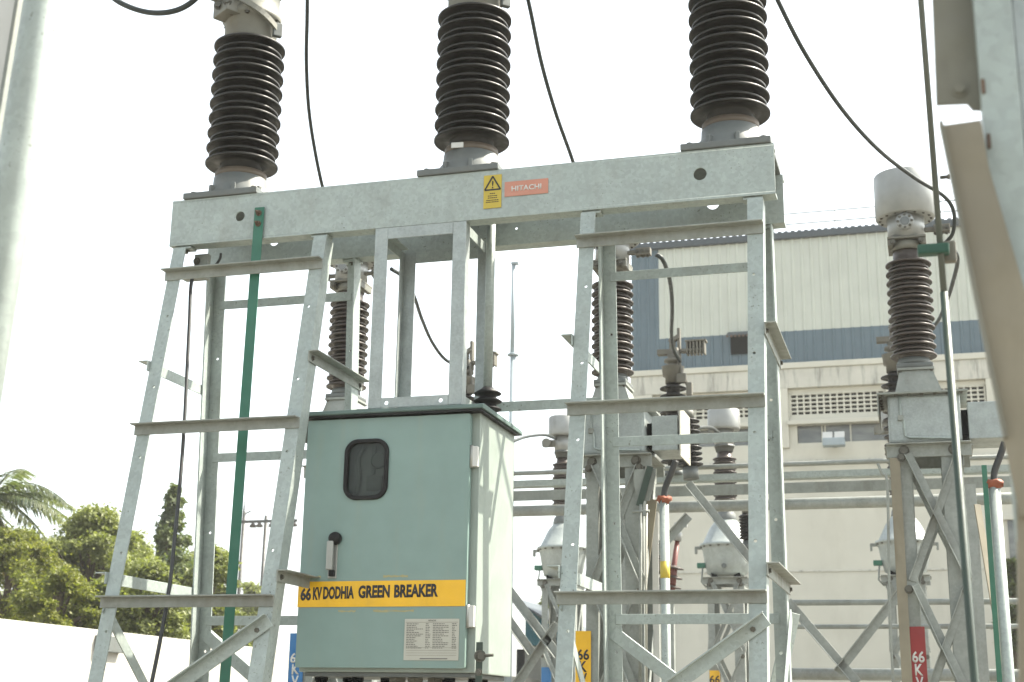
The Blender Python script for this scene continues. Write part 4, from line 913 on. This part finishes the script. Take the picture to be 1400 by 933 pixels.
# ------------------------------------------------------------------ small tin shed, boundary wall, poles
YT = 34.0
ts = thing('tin_shed', at(730, 900, YT)*1.0, 'small shed with a turquoise corrugated gable, low behind the right of the cabinet', 'building')
ts.location.z = 0
def corr(poly_top, xa, xb, z0, m, y, name, par):
    bm = nb(); n = 40; A = []; B = []
    for i in range(n+1):
        x = xa+(xb-xa)*i/n; yy = y+(.03 if i % 2 else -.03); A.append(bm.verts.new((x, yy, z0))); B.append(bm.verts.new((x, yy, poly_top(x))))
    for i in range(n): bm.faces.new((A[i], A[i+1], B[i+1], B[i]))
    return part(name, bm, m, par)
a, b = at(706, 822, YT), at(772, 868, YT)
lin = lambda x: a.z+(b.z-a.z)*(x-a.x)/(b.x-a.x)
zmid = at(730, 883, YT).z
corr(lin, a.x+.3, b.x, zmid, 'tin_blue', YT, 'gable_cladding', ts); corr(lambda x: zmid-.02, a.x+.3, b.x, 0, 'tin_white', YT-.02, 'wall_cladding', ts)
bm = nb(); box(bm, (a.x+.0, YT+.1, 0), (b.x, YT+5, zmid-.1)); part('wall', bm, 'dark', ts)
bm = nb(); prism(bm, (0, YT-.4, 0), (0, YT+5.2, 0), X, Z, [(a.x-.1, a.z+.12), (b.x+.3, b.z+.02), (b.x+.3, b.z-.06), (a.x-.1, a.z+.04)]); part('roof', bm, 'gutter', ts)

XB = -11.3
bwz = 2.6
bw = thing('boundary_wall', (XB, 20, 0), 'whitewashed boundary wall running back below the trees', 'wall')
bm = nb(); box(bm, (XB-.25, -6, 0), (XB, 70, bwz), .02)
part('wall', bm, 'wall_white', bw)
def pole(px, ptop, Y, r, label, m, name='utility_pole', cat='pole', group=None):
    p = at(px, ptop, Y); t = thing(name, (p.x, Y, 0), label, cat, group); bm = nb(); lathe(bm, (p.x, Y, 0), [(r, 0), (r*.75, p.z)], 14); part('shaft', bm, m, t); return t, p
YH = 46.
hp = thing('double_pole', at(350, 900, YH), 'two dark poles joined by crossbars with disc insulators, seen between strip and left tower leg', 'pole'); hp.location.z = 0
zc = at(350, 714, YH).z; zc2 = at(350, 803, YH).z
for px, pt in ((334, 700), (364, 705)):
    p = at(px, pt, YH); bm = nb(); lathe(bm, (p.x, YH, 0), [(.10, 0), (.075, p.z)], 12); part('shaft', bm, 'cable', hp)
a, b = at(333, 714, YH), at(408, 717, YH); bm = nb(); box(bm, (a.x-.1, YH-.2, zc-.06), (b.x, YH-.1, zc+.06)); part('crossbar', bm, 'cable', hp)
bm = nb(); box(bm, (a.x-.1, YH-.2, zc2-.03), (at(366, 803, YH).x, YH-.1, zc2+.03)); part('crossbar', bm, 'cable', hp)
for px in (348, 357, 374, 382, 396, 404):
    p = at(px, 717, YH); bm = nb(); lathe(bm, (p.x, YH-.15, zc-.26), [(.05, 0), (.17, .02), (.12, .07), (.17, .09), (.10, .14), (.05, .2)], 12); part('disc_insulator', bm, 'porcelain_red', hp)
p = at(334, 690, YH); bm = nb(); lathe(bm, (p.x, YH, p.z-.4), [(.05, 0), (.02, .6)], 8); obox(bm, (p.x+.18, YH, p.z-.35), X*.14+Z*.06, Y_*.02, Z*.03); part('tip_spike', bm, 'cable', hp)
wb = nb(); box(wb, (XB, 10.5, 2.30), (XB+.10, 11.15, 2.52), .01); single('wall_box', wb, 'base_grey', 'small grey box fixed high on the white wall behind the leftmost leg', 'box')
# thin pale mast
YM = 22.
t, p = pole(701.5, 485, YM, .085, 'thin pale blue mast standing in the open sky above the cabinet', 'pole_white', 'mast', 'mast')
p2 = at(703.5, 362, YM); bm = nb(); lathe(bm, (p2.x-.02, YM, p.z), [(.05, 0), (.045, p2.z-p.z)], 12); box(bm, (p2.x-.07, YM-.06, p2.z), (p2.x+.10, YM+.06, p2.z+.05)); part('upper_tube', bm, 'pole_white', t)
bm = nb(); lathe(bm, (p.x, YM, p.z-.04), [(.075, 0), (.13, .01), (.13, .05), (.06, .07)], 16); part('joint_collar', bm, 'pole_white', t)

# ------------------------------------------------------------------ trees behind the boundary wall
def leafcloud(bm, centre, rad, n, size, rng, droop=0., aspect=.45):
    for i in range(n):
        while True:
            q = V((rng.uniform(-1, 1), rng.uniform(-1, 1), rng.uniform(-1, 1)))
            if q.length < 1: break
        q = q*(.55+.45*rng.random())*(rng.uniform(1.0, 1.9) if rng.random() < .2 else 1)
        c = V(centre)+V((q.x*rad[0], q.y*rad[1], q.z*rad[2]))
        d = V((rng.gauss(0, 1), rng.gauss(0, 1), rng.gauss(0, .6)-droop)).normalized(); e = d.cross(V((rng.gauss(0, 1), rng.gauss(0, 1), rng.gauss(0, 1)))).normalized()
        s = size*.78*rng.uniform(.5, 1.4)
        bm.faces.new([bm.verts.new(c+d*s*.0), bm.verts.new(c+d*s*.5+e*s*aspect*.5), bm.verts.new(c+d*s), bm.verts.new(c+d*s*.5-e*s*aspect*.5)])
def tree(px, pytop, pybot, Y, wpx, label, leaf='leaf', name='broadleaf_tree', seed=1, dens=1., size=.16, shape='round', cat='tree'):
    rng = random.Random(seed); top = at(px, pytop, Y); bot = at(px, pybot, Y); half = (at(px+wpx/2, pytop, Y)-at(px-wpx/2, pytop, Y)).length/2
    base = V((top.x, Y, 0)); t = thing(name, base, label, cat, 'trees behind the boundary wall')
    H = top.z; zb = max(1.0, bot.z)
    bm = nb(); tube(bm, spline([base, base+V((rng.uniform(-.1, .1), 0, zb*.5)), base+V((rng.uniform(-.2, .2), 0, zb)), V((top.x, Y, zb+(H-zb)*.7))], 6), .16, 10, .04); tr = part('trunk', bm, 'bark', t)
    bm = nb(); clumps = []
    if shape == 'round':
        nC = int(60*dens)
        for i in range(nC):
            a = rng.random()*2*math.pi; u = rng.random(); zz = zb+(H-zb)*(u**.8); f = math.sin(math.pi*min(1, .25+.7*(zz-zb)/(H-zb)))
            rr = half*f*math.sqrt(rng.random()); clumps.append((V((top.x+rr*math.cos(a), Y+rr*math.sin(a)*.9, zz)), half*rng.choice((.10, .14, .18, .22, .28, .32))))
        clumps.append((V((top.x, Y, H-half*.2)), half*.25))
    else:
        n = int(40*dens)
        for i in range(n):
            u = i/n; zz = zb+(H-zb)*u; rr = half*(1-u)**.92*rng.uniform(.2, 1.0); a = rng.random()*6.28
            clumps.append((V((top.x+rr*math.cos(a), Y+rr*math.sin(a), zz)), half*(.36*(1-u)+.07)))
    limbs = nb()
    for c, r in clumps[::3]:
        s = V((top.x, Y, max(.8, zb-.3+(c.z-zb)*.45))); tube(limbs, spline([s, (s+c)/2+V((0, 0, .15)), c], 4), .045, 6, .012)
    part('limbs', limbs, 'bark', t)
    for c, r in clumps: leafcloud(bm, c, (r, r, r*.72 if shape == 'round' else r*.9), int(400*dens*(1 if shape == 'round' else .9)), size, rng, .3 if shape == 'round' else .9)
    part('crown', bm, leaf, t); return t
tree(205, 776, 880, 14.5, 120, 'low bushy green tree just behind the wall, below the pointed tree', 'leaf', seed=11, size=.10)
tree(130, 702, 870, 17.5, 165, 'broad rounded green tree in the middle of the left tree line', 'leaf', seed=5, dens=1.35, size=.115)
tree(20, 728, 860, 16, 150, 'feathery yellow green tree under the palm at the left edge', 'leaf_yel', seed=9, dens=1.2, size=.09)
tree(240, 662, 870, 22, 104, 'tall pointed dark tree with drooping leaves beside the left tower leg', 'leaf_dark', 'pointed_tree', 21, 1.2, .15, 'cone')
tree(292, 752, 870, 19, 95, 'green tree rising behind the rear leg of the left tower', 'leaf', seed=31, size=.12, dens=.9)
tree(180, 770, 880, 19.5, 120, 'mid green tree filling the gap behind the leftmost tower leg', 'leaf', seed=41, size=.12)
tree(345, 800, 890, 40, 60, 'far low tree behind the double pole', 'leaf', seed=43, size=.3, dens=.7)
tree(752, 815, 890, 38, 40, 'small far bush between tin shed and right tower', 'leaf', seed=44, size=.3, dens=.5)
tree(72, 742, 900, 24, 150, 'hazy green tree further back below the palm fronds', 'leaf', seed=61, size=.15, dens=1.2)
tree(172, 735, 900, 25, 150, 'hazy green tree further back between palm and pointed tree', 'leaf', seed=62, size=.15, dens=1.2)
tree(262, 765, 900, 26, 120, 'low hazy tree at the foot of the pointed tree', 'leaf', seed=63, size=.15, dens=1.0)
tree(150, 792, 890, 14.2, 110, 'low shrubby tree against the white wall left of the leftmost leg', 'leaf', seed=71, size=.10, dens=.9)
tree(85, 785, 880, 13.6, 120, 'low yellow green bush hanging over the white wall', 'leaf_yel', seed=72, size=.09, dens=.9)
# palm
rng = random.Random(77)
YP = 17.5; pc = at(-12, 684, YP); pt = thing('palm_tree', (pc.x, YP, 0), 'palm with long drooping fronds at the left edge', 'tree', 'trees behind the boundary wall')
bm = nb(); tube(bm, [(pc.x, YP, 0), (pc.x+.1, YP, pc.z*.5), (pc.x, YP, pc.z)], .22, 12, .16); part('trunk', bm, 'bark', pt)
def frond(bm, c, ang, elev, L, droop, rng):
    d = V((math.cos(ang), math.sin(ang), 0)); pts = []
    for i in range(15):
        s = i/14; pts.append(c+d*L*s*math.cos(elev*(1-s*.3))+Z*(L*s*math.sin(elev)-droop*L*s*s))
    tube(bm, pts, .022, 5, .006)
    for i in range(2, 15):
        p = pts[i]; tg = (pts[i]-pts[i-1]).normalized(); sd_ = tg.cross(Z).normalized()
        for k in range(3):
            pp = p - tg*(L/14)*k/3
            for s in (-1, 1):
                l = L*.30*(1-abs(i/14-.45)*1.1)*rng.uniform(.8, 1.1); q = (sd_*s*.75+tg*.6+Z*(-.35+rng.uniform(-.25, .15))).normalized()
                w_ = tg.cross(q).cross(q).normalized()*.022
                m = pp+q*l*.5; e = pp+q*l-Z*l*.12
                bm.faces.new([bm.verts.new(pp), bm.verts.new(m+w_), bm.verts.new(e), bm.verts.new(m-w_)])
for k in range(20):
    bm = nb(); frond(bm, pc+Z*rng.uniform(-.1, .15), k*2.399+rng.uniform(-.2, .2), rng.uniform(-.15, .95), rng.uniform(1.5, 2.1), rng.uniform(.35, .7), rng); part('frond', bm, 'frond', pt)
for k in range(8):
    bm = nb(); frond(bm, pc-Z*.15, k*.8+rng.uniform(-.2, .2), rng.uniform(-1.1, -.7), rng.uniform(1.2, 1.7), .3, rng); part('dry_frond', bm, 'frond_dry', pt)
tree(1382, 770, 960, 22.2, 46, 'dark leafy shrub against the shed wall at the right edge', 'leaf_dark', 'shrub', 51, .8, .2, 'round', 'shrub')

# ------------------------------------------------------------------ near posts at the picture edges
def ext(a, b, z): a, b = V(a), V(b); return a+(b-a)*((z-a.z)/(b.z-a.z))
YL = -4.2
a, b = at(60, 0, YL), at(-25, 529, YL)
lp = thing('tubular_post', (ext(a, b, 0).x, YL, 0), 'pale galvanised tube post rising close by at the left edge', 'post')
bm = nb(); tube(bm, [ext(a, b, 0), ext(a, b, 6.2)], .050, 32); part('tube', bm, 'galv', lp)
bm = nb(); a2, b2 = at(10, 0, YL+.09), at(-75, 529, YL+.09); flat(bm, ext(a2, b2, 2.8), ext(a2, b2, 6.2), X, .09, .01); part('side_plate', bm, 'white', lp)
bm = nb(); a2, b2 = at(33, 0, YL+.07), at(-52, 529, YL+.07); flat(bm, ext(a2, b2, 0), ext(a2, b2, 6.2), Y_, .06, .012); part('web_plate', bm, 'galv_dull', lp)
YR = -3.0
a, b = at(1259, 0, YR), at(1322, 800, YR)
er = thing('earth_rod', (ext(a, b, 0).x, YR, 0), 'slim vertical bar, grey above and green below, close in front of the white can', 'earthing bar')
zm = at(1292, 400, YR).z
bm = nb(); tube(bm, [ext(a, b, zm), ext(a, b, 6.0)], .0092, 12); part('upper_bar', bm, 'rod_grey', er)
bm = nb(); tube(bm, [ext(a, b, 0), ext(a, b, zm)], .0112, 12); part('lower_bar', bm, 'green_pale', er)
c = at(1283, 342, YR); bm = nb(); box(bm, c+V((-.058, -.02, -.014)), c+V((.03, .02, .016)), .006); cl = part('clamp', bm, 'green_dark', er)
bm = nb(); box(bm, c+V((.012, .021, -.03)), c+V((.05, .05, .035)), .008); part('clamp_block', bm, 'head_dark', cl)
c = at(1285, 243, YR); bm = nb(); lathe(bm, c, [(.006, 0), (.006, .02), (.009, .021), (.009, .027)], 8, X); part('screw', bm, 'steel_bolt', er)
YN = -4.55
pl = thing('lattice_post', (.95, YN, 0), 'close galvanised angle post with bolted plates at the right edge', 'post')
a, b = at(1331, 0, YN), at(1352, 260, YN); w_ = .056
bm = nb(); angle(bm, ext(a, b, 0), ext(a, b, 5), X, .064, Y_, .06, .008); part('leg', bm, 'galv', pl)
a2, b2 = a+X*.066, b+X*.066
bm = nb(); angle(bm, ext(a2, b2, 0)+Y_*.01, ext(a2, b2, 5)+Y_*.01, X, .12, Y_, .06, .008); part('leg', bm, 'galv_new', pl)
# upper plate and slanting brace behind the leg
Q = [at(1272, -60, YN+.05), at(1280, 143, YN+.05), at(1322, 141, YN+.05), at(1330, 150, YN+.05), at(1345, 150, YN+.05), at(1345, -60, YN+.05)]
def slab(name, Q, th, m, par):
    bm = nb(); A = [bm.verts.new(q) for q in Q]; B = [bm.verts.new(q+Y_*th) for q in Q]; bm.faces.new(A); bm.faces.new(B[::-1])
    for i in range(len(Q)): bm.faces.new((A[i], B[i], B[(i+1) % len(Q)], A[(i+1) % len(Q)]))
    bmesh.ops.recalc_face_normals(bm, faces=bm.faces[:]); return part(name, bm, m, par)
gp = slab('gusset_plate', Q, .008, 'grey_plate', pl)
bm = nb(); hexbolt(bm, at(1312, 122, YN+.049), FRONT, .011, .006); part('bolt', bm, 'grey_plate', gp)
for (px, py) in ((1344, 118), (1352, 193)): bm = nb(); obox(bm, at(px, py, YN-.003), X*.0035, Y_*.003, Z*.014, .002); part('bolt', bm, 'rust', pl)
ya = YN-.03
Q = [at(*q, ya) for q in ((1284, 172), (1341, 164), (1352, 230), (1402, 400), (1492, 700), (1395, 706), (1372, 600), (1330, 400), (1302, 260))]
sbr = slab('slanting_brace', Q, .007, 'tan_plate', pl)
Q2 = [at(*q, ya-.0005) for q in ((1284, 172), (1289, 171.3), (1307, 260), (1335, 400), (1377, 600), (1372, 600), (1330, 400), (1302, 260))]
slab('brace_edge', [q-Y_*.022 for q in Q2], .022, 'grey_plate', sbr)
a, b = at(1391, 690, YN-.02), at(1394, 933, YN-.02); bm = nb(); angle(bm, ext(a, b, 0), ext(a, b, at(1391, 600, YN-.02).z), X, .08, Y_, .05, .007); part('leg', bm, 'tan_plate', pl)
# ------------------------------------------------------------------ dusty air
hm = bpy.data.materials.new('dusty air'); hm.use_nodes = True; t = hm.node_tree; t.nodes.clear()
pv = t.nodes.new('ShaderNodeVolumePrincipled'); pv.inputs['Color'].default_value = (.95, .95, .92, 1); pv.inputs['Density'].default_value = .0009; pv.inputs['Anisotropy'].default_value = .2
o_ = t.nodes.new('ShaderNodeOutputMaterial'); t.links.new(pv.outputs[0], o_.inputs['Volume']); M['haze'] = hm
bm = nb(); box(bm, (-620, -620, -1), (620, 620, 18)); hz_ = part('haze', bm, 'haze'); hz_['kind'] = 'stuff'
